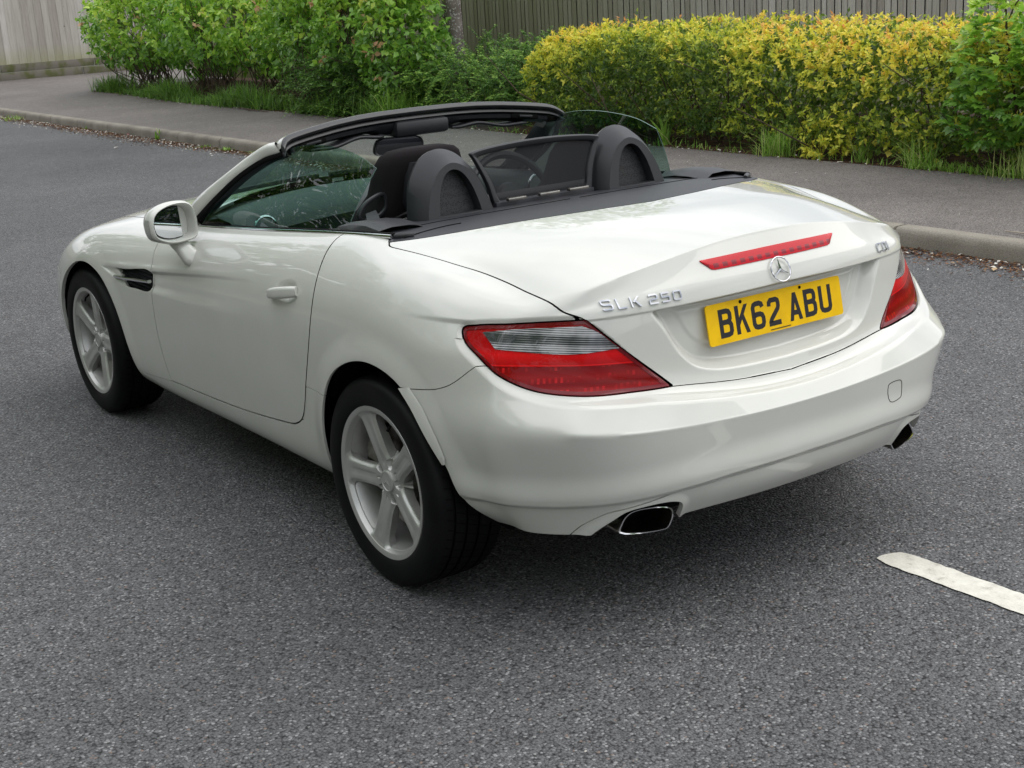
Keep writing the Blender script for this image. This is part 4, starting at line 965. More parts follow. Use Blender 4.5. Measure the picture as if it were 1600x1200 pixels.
# ------------------------------------------------------------------ cabin
CK = COCK[(COCK[:, 0] >= 0)]; 
loop = [(p[0], p[1]) for p in CK]
full = loop + [(-x, y) for x, y in loop[::-1]]
fz = lambda y: float(np.interp(y, [.35, .45, .60, .90, 1.25, 1.46, 1.8], [.985, .972, .951, .925, .895, .878, .93]))
def rim_z(x, y): return fz(y) if abs(x) > .55 else (1.0 if y < .6 else .915)
def lvl(ins, dz=None, z=None):
    out = []
    for x, y in full:
        c = Vector((0, .95)); d = Vector((x, y)) - c; k = 1 - ins / max(abs(x), .35) if True else 1
        out.append((x * k, .95 + (y - .95) * (1 - ins * .6), (rim_z(x, y) + dz) if z is None else z))
    return out
MB().loft([lvl(-.004, -.012), lvl(.012, -.004), lvl(.055, .004), lvl(.075, -.010), lvl(.095, -.10), lvl(.08, -.22), lvl(.13, z=.36), lvl(.14, z=.30)]).add(lvl(.14, z=.30), [tuple(range(len(full)))]).build('cabin_tub', M['dashlow'], car, 50)
# dashboard
rings = []
for x in np.linspace(-.70, .70, 29):
    a = abs(x) / .70; f = 1 - .16 * a ** 3; hb = .030 * math.exp(-((x - .36) / .17) ** 2)
    yb = 1.78 - .27 * a ** 2.2
    rings.append([(x, yb, .925 - .03 * a ** 2), (x, yb - .12, .945 - .03 * a ** 2), (x, 1.42 + .02 * a, .950 - .030 * a ** 2 + hb), (x, 1.29, .945 - .035 * a ** 2 + hb * 1.2), (x, 1.235, .930 - .04 * a ** 2 + hb), (x, 1.215, .900 - .04 * a ** 2), (x, 1.235, .865 - .03 * a ** 2), (x, 1.26, .78), (x, 1.30, .62), (x, 1.36, .50)])
MB().loft(rings, False).build('dashboard', M['dash'], car, 60)
for x in (-.60, -.07, .07, .60):
    v = MB(); v.tube([(x + .042 * math.cos(a), 1.212 + .0, .885 + .042 * math.sin(a)) for a in [2 * math.pi * k / 28 for k in range(28)]], .0055, 8, loop=True, up=(0, 1, 0)); v.build('air_vent', M['chrome'], car)
m = MB(); m.box((-.13, .55, .30), (.13, 1.30, .60), bev=.03); m.box((-.10, 1.12, .58), (.10, 1.27, .86), bev=.02); m.build('centre_console', M['dashlow'], car)
for s in (-1, 1):   # door cards: arm rest and upper roll
    m = MB(); m.tube([(s * .655, y, fz(y) - .050 - .02 * math.sin((y - .45) * 3)) for y in np.linspace(.50, 1.45, 12)], [.8] + [1] * 10 + [.8], sec=rsec(.07, .085, .03, 3), up=(0, 0, 1)); m.build('door_card', M['dash'], doors[s])
    m = MB(); m.tube([(s * .60, y, .70 + .03 * math.sin((y - .5) * 4)) for y in np.linspace(.55, 1.25, 9)], [.7] + [1] * 7 + [.7], sec=rsec(.07, .06, .02, 3)); m.build('arm_rest', M['dashlow'], doors[s])
    # seat
    seat = empty('seat', (0, 0, 0), car); cxs = -.345 if s < 0 else .378
    def sl(z, hw, y0, d, bol=0.0, n=24):
        out = []
        for k in range(n):
            a = 2 * math.pi * k / n; c, s_ = math.cos(a), math.sin(a)
            px = math.copysign(abs(c) ** .55, c) * hw; py = math.copysign(abs(s_) ** .6, s_) * d / 2
            out.append((cxs + px, y0 + d / 2 + py + bol * (abs(px) / hw) ** 3 * (1 if s_ > 0 else .35), z + .0 * px))
        return out
    L_ = [(.42,.235,.660,.16,.05),(.55,.250,.625,.15,.06),(.70,.262,.590,.15,.065),(.82,.262,.560,.15,.06),(.90,.250,.540,.145,.055),(.955,.225,.525,.14,.05),(1.0,.185,.512,.14,.04),(1.04,.162,.502,.135,.03),(1.09,.155,.492,.13,.025),(1.135,.148,.483,.125,.02),(1.162,.136,.479,.115,.015),(1.178,.114,.482,.095,.01),(1.186,.075,.492,.06,.0)]
    if s > 0: L_ = [(q[0] - .045 * (q[0] > .8), q[1], q[2] + .03, *q[3:]) for q in L_]
    MB().loft([sl(*q) for q in L_], True, True).build('backrest', M['fabric'], seat, 60)
    m = MB(); rr_ = []
    for y, hw, zt2, zb2 in ((.62, .22, .46, .34), (.72, .245, .53, .32), (.90, .25, .54, .32), (1.05, .245, .555, .33), (1.14, .22, .54, .35), (1.17, .18, .50, .38)):
        rr_.append([(cxs + math.copysign(abs(math.cos(a)) ** .6, math.cos(a)) * hw, y, (zt2 + zb2) / 2 + (zt2 - zb2) / 2 * math.copysign(abs(math.sin(a)) ** .6, math.sin(a)) + .03 * abs(math.cos(a)) ** 4) for a in [2 * math.pi * k / 20 for k in range(20)]])
    m.loft(rr_, True, True); m.build('seat_cushion', M['fabric'], seat, 60)
    # padded inset of the head rest
    dz_ = -.045 if s > 0 else 0; dy_ = .03 if s > 0 else 0
    MB().loft([sl(z_ + dz_, h_, y_ + dy_, d_, 0, 16) for z_, h_, y_, d_ in ((1.035, .085, .600, .05), (1.06, .100, .592, .055), (1.12, .100, .583, .05), (1.15, .085, .575, .045))], True, True).build('headrest_pad', M['fabric'], seat, 60)
    if s < 0: MB().loft([sl(.99, .085, .488, .06, 0, 16), sl(1.02, .098, .478, .06, 0, 16), sl(1.10, .092, .466, .06, 0, 16), sl(1.145, .078, .462, .05, 0, 16)], True, True).build('headrest_back_panel', M['cover'], seat, 60)
    # belt guide and strap
    if True:
        c = np.array([s * .545, .53, 1.012]); m = MB(); pts = [(.056, .038), (.060, -.004), (.020, -.030), (-.045, -.034), (-.062, -.020), (-.040, .010), (.01, .032)]
        m.tube([(c[0] - s * p[0] * .85, c[1] + .08 * p[0], c[2] + p[1]) for p in spline(pts, True, 4)], 1, sec=rsec(.012, .016, .004, 2), loop=True, up=(0, 1, 0)); m.build('belt_guide', M['plastic'], seat)
        m = MB(); m.loft([[(s * .575, .52, 1.000), (s * .535, .525, 1.006)], [(s * .60, .47, .985), (s * .555, .47, .992)], [(s * .625, .42, .955), (s * .58, .42, .955)]], False); m.build('belt_strap', mat('belt_webbing', (.05, .052, .056), .7), seat, None)
# steering wheel on the right
sw = empty('steering_wheel', (0, 0, 0), car); cw = Vector((.362, 1.045, .875)); ax_ = Vector((0, -.90, .44)).normalized(); e1 = Vector((1, 0, 0)); e2 = ax_.cross(e1) * -1
if e2.z < 0: e2 = -e2
MB().tube([cw + (e1 * math.cos(a) + e2 * math.sin(a)) * .180 for a in [2 * math.pi * k / 48 for k in range(48)]], .0155, 10, loop=True, up=tuple(ax_)).build('rim', M['plastic'], sw)
m = MB(); m.tube([cw - ax_ * .035, cw + ax_ * -.005, cw + ax_ * .012], [.050, .072, .060], 20); m.build('airbag_pad', M['plastic'], sw)
for a in (R(0), R(180), R(-90)):
    d = e1 * math.cos(a) + e2 * math.sin(a); m = MB(); m.tube([cw + d * .05 - ax_ * .008, cw + d * .165], [1.1, .8], sec=rsec(.03, .012, .004, 2), up=tuple(ax_)); m.build('spoke', M['steel'], sw)
m = MB(); m.tube([cw - ax_ * .03, cw - ax_ * .22], [.03, .05], 14); m.build('column', M['dashlow'], sw)
# interior mirror
rv = empty('interior_mirror', (0, 0, 0), car); rc = Vector((-.085, 1.115, 1.122)); ru = Vector((1, -.16, .0)).normalized(); rn = Vector((-.16, -1, -.05)).normalized(); rvv = rn.cross(ru); rvv = rvv if rvv.z > 0 else -rvv
o3 = .84 * spline([(-.118, -.012), (-.100, .034), (.0, .040), (.100, .034), (.116, .010), (.104, -.030), (.04, -.038), (-.08, -.034), (-.112, -.026)], True, 4)
def rr3(k, w): return [rc + ru * p[0] * k + rvv * p[1] * k + rn * w for p in o3]
MB().loft([rr3(.90, .006), rr3(.97, .009), rr3(1, .004), rr3(1, -.008), rr3(.90, -.024), rr3(.5, -.034), rr3(.1, -.036)]).build('housing', M['plastic'], rv, 50)
m = MB(); m.add(rr3(.91, .0055), [tuple(range(len(o3)))]); m.build('mirror_glass', M['mirror'], rv, None)
m = MB(); m.tube([rc - rn * .02, rc + Vector((.01, .03, .05)), rc + Vector((.015, .055, .075))], [.014, .011, .026], 12); m.build('stalk', M['plastic'], rv)

# ------------------------------------------------------------------ roll hoops, wind deflector, deck trim
for s in (-1, 1):
    hoop = empty('roll_hoop', (0, 0, 0), car); cxh = s * .3575
    full_ = lambda P: spline(P + [(-x, z) for x, z in P[:-1][::-1]], False, 6)
    Oc = full_([(-.078, -.030), (-.072, .030), (-.052, .100), (-.026, .136), (0, .145)]); Rc = full_([(-.130, -.030), (-.119, .030), (-.091, .100), (-.050, .150), (0, .169)]); Fc = full_([(-.153, -.030), (-.143, .040), (-.119, .122), (-.062, .186), (0, .205)])
    rings = []
    for o_, r_, f_ in zip(Oc, Rc, Fc):
        mid = r_ * .55 + f_ * .45; mid = mid + (mid - np.array([0, .05])) * .035
        seq = [(o_ * .985, .040), (o_, .006), (o_ * .93 + r_ * .07, .0), (o_ * .08 + r_ * .92, .0), (r_, .005), (mid, .034), (f_, .074), (f_ * .985, .087), (f_ * .94, .092), (o_, .092)]
        rings.append([(cxh + q[0], .298 + .23 * max(0, q[1]) + w_, .980 + q[1]) for q, w_ in seq])
    MB().loft(rings, True, True).build('hoop_cover', M['plastic'], hoop, 28)
    m = MB(); m.add([(cxh + q[0], .298 + .23 * max(0, q[1]) + .036, .980 + q[1]) for q in Oc * 1.0], [tuple(range(len(Oc)))]); gm = m.build('hoop_mesh', None, hoop, None, mats=[M['gap']])
    m = MB(); m.tube([(cxh - .085, .316, .985), (cxh - .045, .312, .985), (cxh + .045, .312, .985), (cxh + .085, .316, .985)], 1, sec=rsec(.032, .016, .005, 2)); m.build('hoop_base', M['plastic'], hoop)
def perforated():
    m = mat('perforated_black', (.010, .010, .011), .5); t = m.node_tree; b = t.nodes['Principled BSDF']; l = t.links.new
    tcn = N(t, 'ShaderNodeTexCoord'); vo = N(t, 'ShaderNodeTexVoronoi'); vo.inputs['Scale'].default_value = 170; vo.inputs['Randomness'].default_value = .6; l(tcn.outputs['Object'], vo.inputs['Vector'])
    r_ = N(t, 'ShaderNodeValToRGB'); r_.color_ramp.elements[0].position = .35; r_.color_ramp.elements[0].color = (.002, .002, .002, 1); r_.color_ramp.elements[1].position = .5; r_.color_ramp.elements[1].color = (.022, .023, .025, 1)
    l(vo.outputs['Distance'], r_.inputs[0]); l(r_.outputs[0], b.inputs['Base Color']); return m
M['perf'] = perforated()
for o in bpy.data.objects:
    if o.name.startswith('hoop_mesh'): o.data.materials.clear(); o.data.materials.append(M['perf'])
# deflector: corners top (.258,.377,1.160), bottom (.195,.350,.985)
DF = spline([(-.196, .988), (-.215, 1.06), (-.252, 1.145), (-.260, 1.160), (-.240, 1.167), (-.12, 1.178), (0, 1.181), (.12, 1.178), (.240, 1.167), (.260, 1.160), (.252, 1.145), (.215, 1.06), (.196, .988), (.18, .980), (0, .984), (-.18, .980)], True, 4, corners=())
def dfr(k, w, kz=None):
    c = np.array([0, 1.075]); kz = kz or k; return [(p[0] * k, .352 + (p[1] - .985) * .15 + w, c[1] + (p[1] - c[1]) * kz) for p in DF]
dfl = MB().loft([dfr(.90, .004, .80), dfr(.905, -.003, .815), dfr(.93, -.007, .86), dfr(.985, -.007, .97), dfr(1, -.002, 1), dfr(1, .010, 1), dfr(.99, .014, .98), dfr(.90, .010, .80)]).build('wind_deflector', M['plastic'], car, 45)
m = MB(); m.add(dfr(.90, .005, .80), [tuple(range(len(DF)))]); m.build('deflector_mesh', M['mesh_dark'], dfl, None)
for x0, x1 in ((-.175, -.105), (-.05, .03), (.07, .15)):
    m = MB(); m.box((x0, .300, 1.004), (x1, .318, 1.014), bev=.002); m.build('deflector_clip', M['steel'], dfl)
m = MB(); m.box((-.20, .335, .93), (.20, .37, 1.0), bev=.004); m.build('deflector_base', M['cover'], dfl)
bvh_d = BVHTree.FromPolygons(V.tolist(), T[np.isin(lab, [3, 0, 2])].tolist())
def top_z(x, y): h = bvh_d.ray_cast(Vector((x, y, 2)), Vector((0, 0, -1))); return h[0].z if h[0] and h[0].z > .9 else .99
for s in (-1, 1):
    p = spline([(.690, .095), (.62, .105), (.55, .10), (.50, .085)], False, 5)
    m = MB(); m.tube([(s * x, y, top_z(s * x, y) + .0005) for x, y in p], .0022, 6); m.build('deck_seam', M['gap'], deck)
    p = spline([(.69, .20), (.60, .215), (.52, .22), (.40, .205), (.20, .19), (.02, .185)], False, 5)
    m = MB(); m.tube([(s * x, y, top_z(s * x, y) + .0005) for x, y in p], .0016, 6); m.build('deck_seam', M['gap'], deck)
    m = MB(); m.tube([(s * .712, .140, top_z(s * .705, .14) + .003), (s * .695, .118, top_z(s * .695, .118) + .004), (s * .660, .092, top_z(s * .66, .092) + .003)], [.006, .011, .007], 10); m.build('deck_corner_rubber', M['seal'], deck)
    # shelf moulding beside the hoop
    rg_ = []
    for y, zz, xi in ((.445, .985, .60), (.36, .998, .60), (.28, 1.002, .59), (.20, .995, .60)):
        rg_.append([(s * .722, y, top_z(s * .70, min(y, .38)) - .004), (s * .712, y, zz + .004), (s * .67, y, zz + .010), (s * xi, y - .01, zz + .010), (s * (xi - .04), y - .02, zz - .006)])
    m = MB(); m.loft(rg_, False); m.build('shelf_moulding', M['plastic'], car, 50)
# ------------------------------------------------------------------ ground
def nodes_mat(name):
    m = bpy.data.materials.new(name); m.use_nodes = True; t = m.node_tree; return m, t, t.nodes['Principled BSDF'], t.links.new
def tex(t, ty, scale, coord, **kw):
    n = N(t, ty); n.inputs['Scale'].default_value = scale
    for k, v in kw.items(): n.inputs[k].default_value = v
    t.links.new(coord, n.inputs['Vector']); return n
def ramp(t, src, stops):
    r = N(t, 'ShaderNodeValToRGB'); t.links.new(src, r.inputs[0]); e = r.color_ramp.elements
    while len(e) < len(stops): e.new(.5)
    for q, (p, c) in zip(e, stops): q.position = p; q.color = (*c, 1) if len(c) == 3 else c
    return r.outputs[0]
def mixc(t, f, a, b, mode='MIX'):
    x = N(t, 'ShaderNodeMix', data_type='RGBA'); x.blend_type = mode
    for s_, v in ((0, f), (6, a), (7, b)):
        if isinstance(v, (int, float)): x.inputs[s_].default_value = v
        elif isinstance(v, tuple): x.inputs[s_].default_value = (*v, 1)
        else: t.links.new(v, x.inputs[s_])
    return x.outputs[2]
def asphalt(name, dark, mid, light, speck, warm):
    m, t, b, l = nodes_mat(name); tc_ = N(t, 'ShaderNodeTexCoord'); co_ = tc_.outputs['Object']
    v1 = tex(t, 'ShaderNodeTexVoronoi', 140, co_); v2 = tex(t, 'ShaderNodeTexVoronoi', 260, co_); n1 = tex(t, 'ShaderNodeTexNoise', 60, co_, Detail=3.0)
    big = tex(t, 'ShaderNodeTexNoise', .55, co_, Detail=5.0, Roughness=.6); midn = tex(t, 'ShaderNodeTexNoise', 7, co_, Detail=4.0)
    # each stone of the chippings has its own grey
    sepc = N(t, 'ShaderNodeSeparateColor'); l(v1.outputs['Color'], sepc.inputs[0])
    c = ramp(t, sepc.outputs[0], [(0, dark), (.35, mid), (.75, light), (.90, light), (.955, speck), (1, speck)])
    sep2 = N(t, 'ShaderNodeSeparateColor'); l(v2.outputs['Color'], sep2.inputs[0])
    c2 = ramp(t, sep2.outputs[1], [(0, dark), (.6, mid), (1, light)])
    c = mixc(t, .42, c, c2)
    c = mixc(t, ramp(t, sepc.outputs[1], [(0, (0, 0, 0)), (.985, (0, 0, 0)), (.99, (1, 1, 1)), (1, (1, 1, 1))]), c, warm)
    # tar showing between the stones
    c = mixc(t, ramp(t, v1.outputs['Distance'], [(0, (0, 0, 0)), (.52, (0, 0, 0)), (.80, (.75, .75, .75)), (1, (1, 1, 1))]), c, tuple(q * .35 for q in dark))
    k = N(t, 'ShaderNodeMapRange'); l(big.outputs[0], k.inputs[0]); k.inputs['From Min'].default_value = .3; k.inputs['From Max'].default_value = .7; k.inputs['To Min'].default_value = .82; k.inputs['To Max'].default_value = 1.16
    k2 = N(t, 'ShaderNodeMapRange'); l(midn.outputs[0], k2.inputs[0]); k2.inputs['From Min'].default_value = .3; k2.inputs['From Max'].default_value = .7; k2.inputs['To Min'].default_value = .92; k2.inputs['To Max'].default_value = 1.08
    mu = N(t, 'ShaderNodeMath', operation='MULTIPLY'); l(k.outputs[0], mu.inputs[0]); l(k2.outputs[0], mu.inputs[1])
    hv = N(t, 'ShaderNodeVectorMath', operation='SCALE'); l(c, hv.inputs[0]); l(mu.outputs[0], hv.inputs['Scale']); l(hv.outputs[0], b.inputs['Base Color'])
    b.inputs['Roughness'].default_value = .78; b.inputs['Specular IOR Level'].default_value = .3
    bu = N(t, 'ShaderNodeBump'); bu.inputs['Strength'].default_value = .9; bu.inputs['Distance'].default_value = .004; bu.invert = True
    ad = N(t, 'ShaderNodeMath', operation='ADD'); l(v1.outputs['Distance'], ad.inputs[0]); l(n1.outputs[0], ad.inputs[1]); l(ad.outputs[0], bu.inputs['Height']); l(bu.outputs[0], b.inputs['Normal'])
    return m
M['road'] = asphalt('road_asphalt', (.042, .042, .044), (.105, .106, .110), (.165, .166, .171), (.38, .38, .38), (.20, .15, .125))
M['pave'] = asphalt('pavement_asphalt', (.070, .062, .057), (.160, .144, .134), (.25, .226, .211), (.36, .34, .32), (.22, .15, .12))
M['soil'] = mat('dark_soil', (.030, .020, .014), .95, spec=.1, noise=(9, (.075, .045, .028), 8, .4, .66), bump=(60, .8, .02))
M['earth'] = mat('far_ground', (.05, .055, .035), .95, noise=(.4, (.07, .065, .045), 4, .4, .6))
def sheet(name, pts, z, m, kind='structure', sub=None):
    o = mk(name, [(x, y, z) for x, y in pts], [tuple(range(len(pts)))], m, None, None); o['kind'] = kind
    return o
sheet('ground', [(-250, -250), (250, -250), (250, 250), (-250, 250)], -.05, M['earth'])
KX = lambda y: 3.955 + .00035 * max(0, y - 14) ** 2 * 2.2      # kerb face, bending away very slightly
ysR = list(np.linspace(-60, -4, 8)) + list(np.arange(-3, 44, 1.2))
road = MB().loft([[(-3.42, y, 0), (KX(y) + .02, y, 0)] for y in ysR], False).build('road', M['road'], None, None); road['kind'] = 'structure'
PX = lambda y: 5.955 + .06 * max(0, min(1, (y - 8) / 6)) + .40 * smooth01(np.array((y - 17) / 6)) 
pv = MB().loft([[(KX(y) + .118, y, .112), (float(PX(y)), y, .112)] for y in [q for q in ysR if q < 23.3] + [23.4]], False)
pv.loft([[(KX(y) + .118, y, .112), (22 if y > 23.3 else float(PX(23.3)), y, .112)] for y in [23.4, 25, 27, 29, 30.9]], False)
pv = pv.build('pavement', M['pave'], None, None); pv['kind'] = 'structure'
pv2 = MB().loft([[(-5.6, y, .112), (-3.55, y, .112)] for y in (-60, 45)], False).build('pavement', M['pave'], None, None); pv2['kind'] = 'structure'
# kerb of cast stones with joints
def kerb_mat():
    m, t, b, l = nodes_mat('kerb_concrete'); co_ = N(t, 'ShaderNodeTexCoord').outputs['Object']
    n1 = tex(t, 'ShaderNodeTexNoise', 3.0, co_, Detail=6.0); n2 = tex(t, 'ShaderNodeTexNoise', 120, co_, Detail=3.0); n3 = tex(t, 'ShaderNodeTexVoronoi', 160, co_)
    c = ramp(t, n1.outputs[0], [(.3, (.15, .13, .105)), (.5, (.27, .245, .20)), (.7, (.36, .33, .275))])
    c = mixc(t, .5, c, ramp(t, n2.outputs[0], [(.3, (.09, .08, .065)), (.7, (.30, .27, .23))]))
    l(c, b.inputs['Base Color']); b.inputs['Roughness'].default_value = .9
    bu = N(t, 'ShaderNodeBump'); bu.inputs['Strength'].default_value = .5; bu.inputs['Distance'].default_value = .003; l(n3.outputs['Distance'], bu.inputs['Height']); l(bu.outputs[0], b.inputs['Normal']); return m
M['kerb'] = kerb_mat()
def kerb(name, fx, side, y0, y1, L_):
    m = MB(); y = y0; r_ = random.Random(5)
    prof = [(0, -.03), (.000, .060), (.004, .085), (.014, .103), (.032, .113), (.050, .115), (.119, .1155), (.119, -.03)]
    while y < y1:
        g = .008; dz = r_.uniform(-.0015, .0015); dx = r_.uniform(-.003, .003)
        def R_(yy, k=0): return [(fx(yy) + side * (px + dx + k * (.004 if px < .03 else 0)), yy, pz + dz - (k * .003 if pz > .1 else 0)) for px, pz in prof]
        m.loft([R_(y + g, 1), R_(y + g + .008), R_(y + L_ * .5), R_(y + L_ - .008), R_(y + L_, 1)], True, True); y += L_ + g
    o = m.build(name, M['kerb'], None, 40); o['kind'] = 'structure'; return o
kerb('kerb', KX, 1, -22.23, 42, 1.215); kerb('kerb', lambda y: -3.43, -1, -20, 42, 1.215)
s_ = mk('soil_bed', [(float(PX(y)) + (0 if i == 0 else 9), y, .104 if i == 0 else .13) for y in list(np.linspace(-30, 23.3, 60)) for i in (0, 1)], [(2*k, 2*k+1, 2*k+3, 2*k+2) for k in range(59)], M['soil'], None, None); s_['kind'] = 'structure'
s_ = sheet('verge', [(-40, -60), (-5.6, -60), (-5.6, 60), (-40, 60)], .10, M['earth'])
# painted lane line with worn edges
m = MB(); r_ = random.Random(11); L_, R_ = [], []; n = 240
for i in range(n + 1):
    y = -.835 - i * .022; e = min(1, i / 4.0)
    L_.append(Vector((.2505 + .012 * (1 - min(1, i / 1.5)) + r_.uniform(-.0028, .0028), y + .02 * 0, .004))); R_.append(Vector((.356 - .010 * (1 - min(1, i / 1.5)) + r_.uniform(-.0028, .0028), y - .020 + (.0 if i else .0), .004)))
ring = [[L_[i], (L_[i] * .75 + R_[i] * .25) + Vector((0, .008 if i == 0 else 0, .0008)), (L_[i] + R_[i]) / 2 + Vector((0, .010 if i == 0 else 0, .0002)), (L_[i] * .25 + R_[i] * .75) + Vector((0, .006 if i == 0 else 0, .0008)), R_[i]] for i in range(n + 1)]
m.loft(ring, False)
def paint_line():
    m_, t, b, l = nodes_mat('worn_road_paint'); co_ = N(t, 'ShaderNodeTexCoord').outputs['Object']
    n1 = tex(t, 'ShaderNodeTexNoise', 25, co_, Detail=6.0, Roughness=.7); n2 = tex(t, 'ShaderNodeTexNoise', 3, co_, Detail=4.0)
    c = ramp(t, n1.outputs[0], [(.30, (.36, .34, .29)), (.42, (.62, .60, .53)), (.6, (.72, .70, .62)), (.8, (.78, .76, .69))]); c = mixc(t, ramp(t, n2.outputs[0], [(.4, (0, 0, 0)), (.75, (.5, .5, .5))]), c, (.40, .38, .33))
    l(c, b.inputs['Base Color']); b.inputs['Roughness'].default_value = .75
    v = tex(t, 'ShaderNodeTexVoronoi', 110, co_); bu = N(t, 'ShaderNodeBump'); bu.inputs['Strength'].default_value = .4; bu.inputs['Distance'].default_value = .002; l(v.outputs['Distance'], bu.inputs['Height']); l(bu.outputs[0], b.inputs['Normal']); return m_
o = m.build('lane_marking', paint_line(), None, 30); o['kind'] = 'structure'

# ------------------------------------------------------------------ fences
def board_mat(name, green):
    m, t, b, l = nodes_mat(name); tc_ = N(t, 'ShaderNodeTexCoord'); mp_ = N(t, 'ShaderNodeMapping'); mp_.inputs['Scale'].default_value = (14, 14, .9); l(tc_.outputs['Object'], mp_.inputs[0])
    g = tex(t, 'ShaderNodeTexNoise', 2.2, mp_.outputs[0], Detail=6.0, Roughness=.65); at = N(t, 'ShaderNodeAttribute'); at.attribute_name = 'tint'
    c = ramp(t, g.outputs[0], [(.28, (.23, .205, .17)), (.5, (.47, .435, .385)), (.72, (.64, .605, .555))])
    c = mixc(t, .65, c, ramp(t, at.outputs['Fac'], [(0, (.19, .17, .145)), (.4, (.33, .31, .28)), (.75, (.42, .40, .37)), (1, (.52, .50, .475))]))
    sp = N(t, 'ShaderNodeSeparateXYZ'); l(tc_.outputs['Object'], sp.inputs[0]); n2 = tex(t, 'ShaderNodeTexNoise', 1.4, tc_.outputs['Object'], Detail=4.0)
    if green:   # algae on the shaded stretch by the tree and low down
        a1 = N(t, 'ShaderNodeMapRange'); l(sp.outputs[1], a1.inputs[0]); a1.inputs['From Min'].default_value = 8.6; a1.inputs['From Max'].default_value = 12.0
        a2 = N(t, 'ShaderNodeMath', operation='MULTIPLY'); l(a1.outputs[0], a2.inputs[0]); a2.inputs[1].default_value = .62; c = mixc(t, a2.outputs[0], c, (.20, .20, .095))
    a3 = N(t, 'ShaderNodeMapRange'); l(sp.outputs[2], a3.inputs[0]); a3.inputs['From Min'].default_value = .85; a3.inputs['From Max'].default_value = .38
    a4 = N(t, 'ShaderNodeMath', operation='MULTIPLY'); l(a3.outputs[0], a4.inputs[0]); l(n2.outputs[0], a4.inputs[1]); c = mixc(t, a4.outputs[0], c, (.24, .25, .06))
    vo = tex(t, 'ShaderNodeTexVoronoi', 3.1, tc_.outputs['Object']); c = mixc(t, ramp(t, vo.outputs['Distance'], [(0, (1, 1, 1)), (.035, (.9, .9, .9)), (.06, (0, 0, 0)), (1, (0, 0, 0))]), c, (.035, .028, .022))
    l(c, b.inputs['Base Color']); b.inputs['Roughness'].default_value = .85
    bu = N(t, 'ShaderNodeBump'); bu.inputs['Strength'].default_value = .5; bu.inputs['Distance'].default_value = .004; l(g.outputs[0], bu.inputs['Height']); l(bu.outputs[0], b.inputs['Normal']); return m
def set_tint(ob, vals):
    a = ob.data.attributes.new('tint', 'FLOAT', 'FACE'); a.data.foreach_set('value', vals)
def fence(name, P0, P1, w, z0, z1, material, parent, seed):
    """feather-edge boards overlapping along a line from P0 to P1"""
    r_ = random.Random(seed); d = (Vector(P1) - Vector(P0)); Ln = d.length; d.normalize(); nrm = Vector((-d.y, d.x, 0)); m = MB(); tint = []; s = 0
    while s < Ln:
        ww = w * r_.uniform(.82, 1.22); lean = r_.uniform(-.006, .006); tp = z1 + r_.uniform(-.012, .012); tv = min(1, max(0, r_.gauss(.5, .24)))
        o_ = Vector(P0) + d * s; th0 = .005 + r_.uniform(0, .003); th1 = .012 + r_.uniform(0, .004); cup = r_.uniform(-.002, .004)
        R_ = lambda z, k: [o_ + d * (k * lean) + nrm * .004 + Vector((0, 0, z)), o_ + d * (ww * 1.12 + k * lean) + nrm * .004 + Vector((0, 0, z)), o_ + d * (ww * 1.12 + k * lean) + nrm * th1 + Vector((0, 0, z)), o_ + d * (ww * .5 + k * lean) + nrm * ((th0 + th1) / 2 + cup) + Vector((0, 0, z)), o_ + d * k * lean + nrm * th0 + Vector((0, 0, z))]
        nf = len(m.f); m.loft([R_(z0 + r_.uniform(-.01, .01), 0), R_((z0 + z1) / 2, .5), R_(tp, 1)], True, True); tint += [tv] * (len(m.f) - nf); s += ww
    o = m.build(name, material, parent, 30); set_tint(o, tint); return o
M['boards'] = board_mat('weathered_fence_boards', True); M['boards2'] = board_mat('weathered_grey_boards', False)
M['sleeper'] = mat('mossy_concrete', (.17, .155, .13), .9, noise=(4, (.10, .105, .04), 6, .42, .62), bump=(80, .4, .004))
fr_ = empty('wooden_fence', (9, 8, .1)); tag(fr_, 'long weathered close-board fence behind the clipped yellow hedge and the tree', 'fence', 'garden fences')
def child_keep(o, p): o.parent = p; o.matrix_parent_inverse = p.matrix_basis.inverted() if False else Matrix.Translation(-Vector(p.location)); return o
child_keep(fence('boards', (9.0, 24.5, 0), (9.0, -9, 0), .098, .16, 1.95, M['boards'], None, 3), fr_)
m = MB(); m.box((9.02, -9, .5), (9.06, 24.5, .58)); m.box((9.02, -9, 1.5), (9.06, 24.5, 1.58)); child_keep(m.build('rails', M['boards2'], None), fr_)
fl_ = empty('wooden_fence', (7, 30.6, .1)); tag(fl_, 'grey board fence on a low mossy base at the far end of the pavement', 'fence', 'garden fences')
fa, fb = Vector((-8.0, 30.6, 0)), Vector((22.0, 30.0, 0))
fo = fence('boards', fb, fa, .155, .46, 2.3, M['boards2'], None, 9); child_keep(fo, fl_)
m = MB(); x = -8.0; r_ = random.Random(2)
while x < 22:
    L2 = r_.uniform(1.6, 2.4); y = 30.6 - .02 * (x + 8)
    m.box((x, y - .075, .09), (x + L2 - .012, y - .005, .275 + r_.uniform(-.005, .005)), bev=.008); m.box((x + .3, y - .06, .29), (x + .3 + L2 - .012, y, .462), bev=.008); x += L2
child_keep(m.build('base_boards', M['sleeper'], None), fl_)

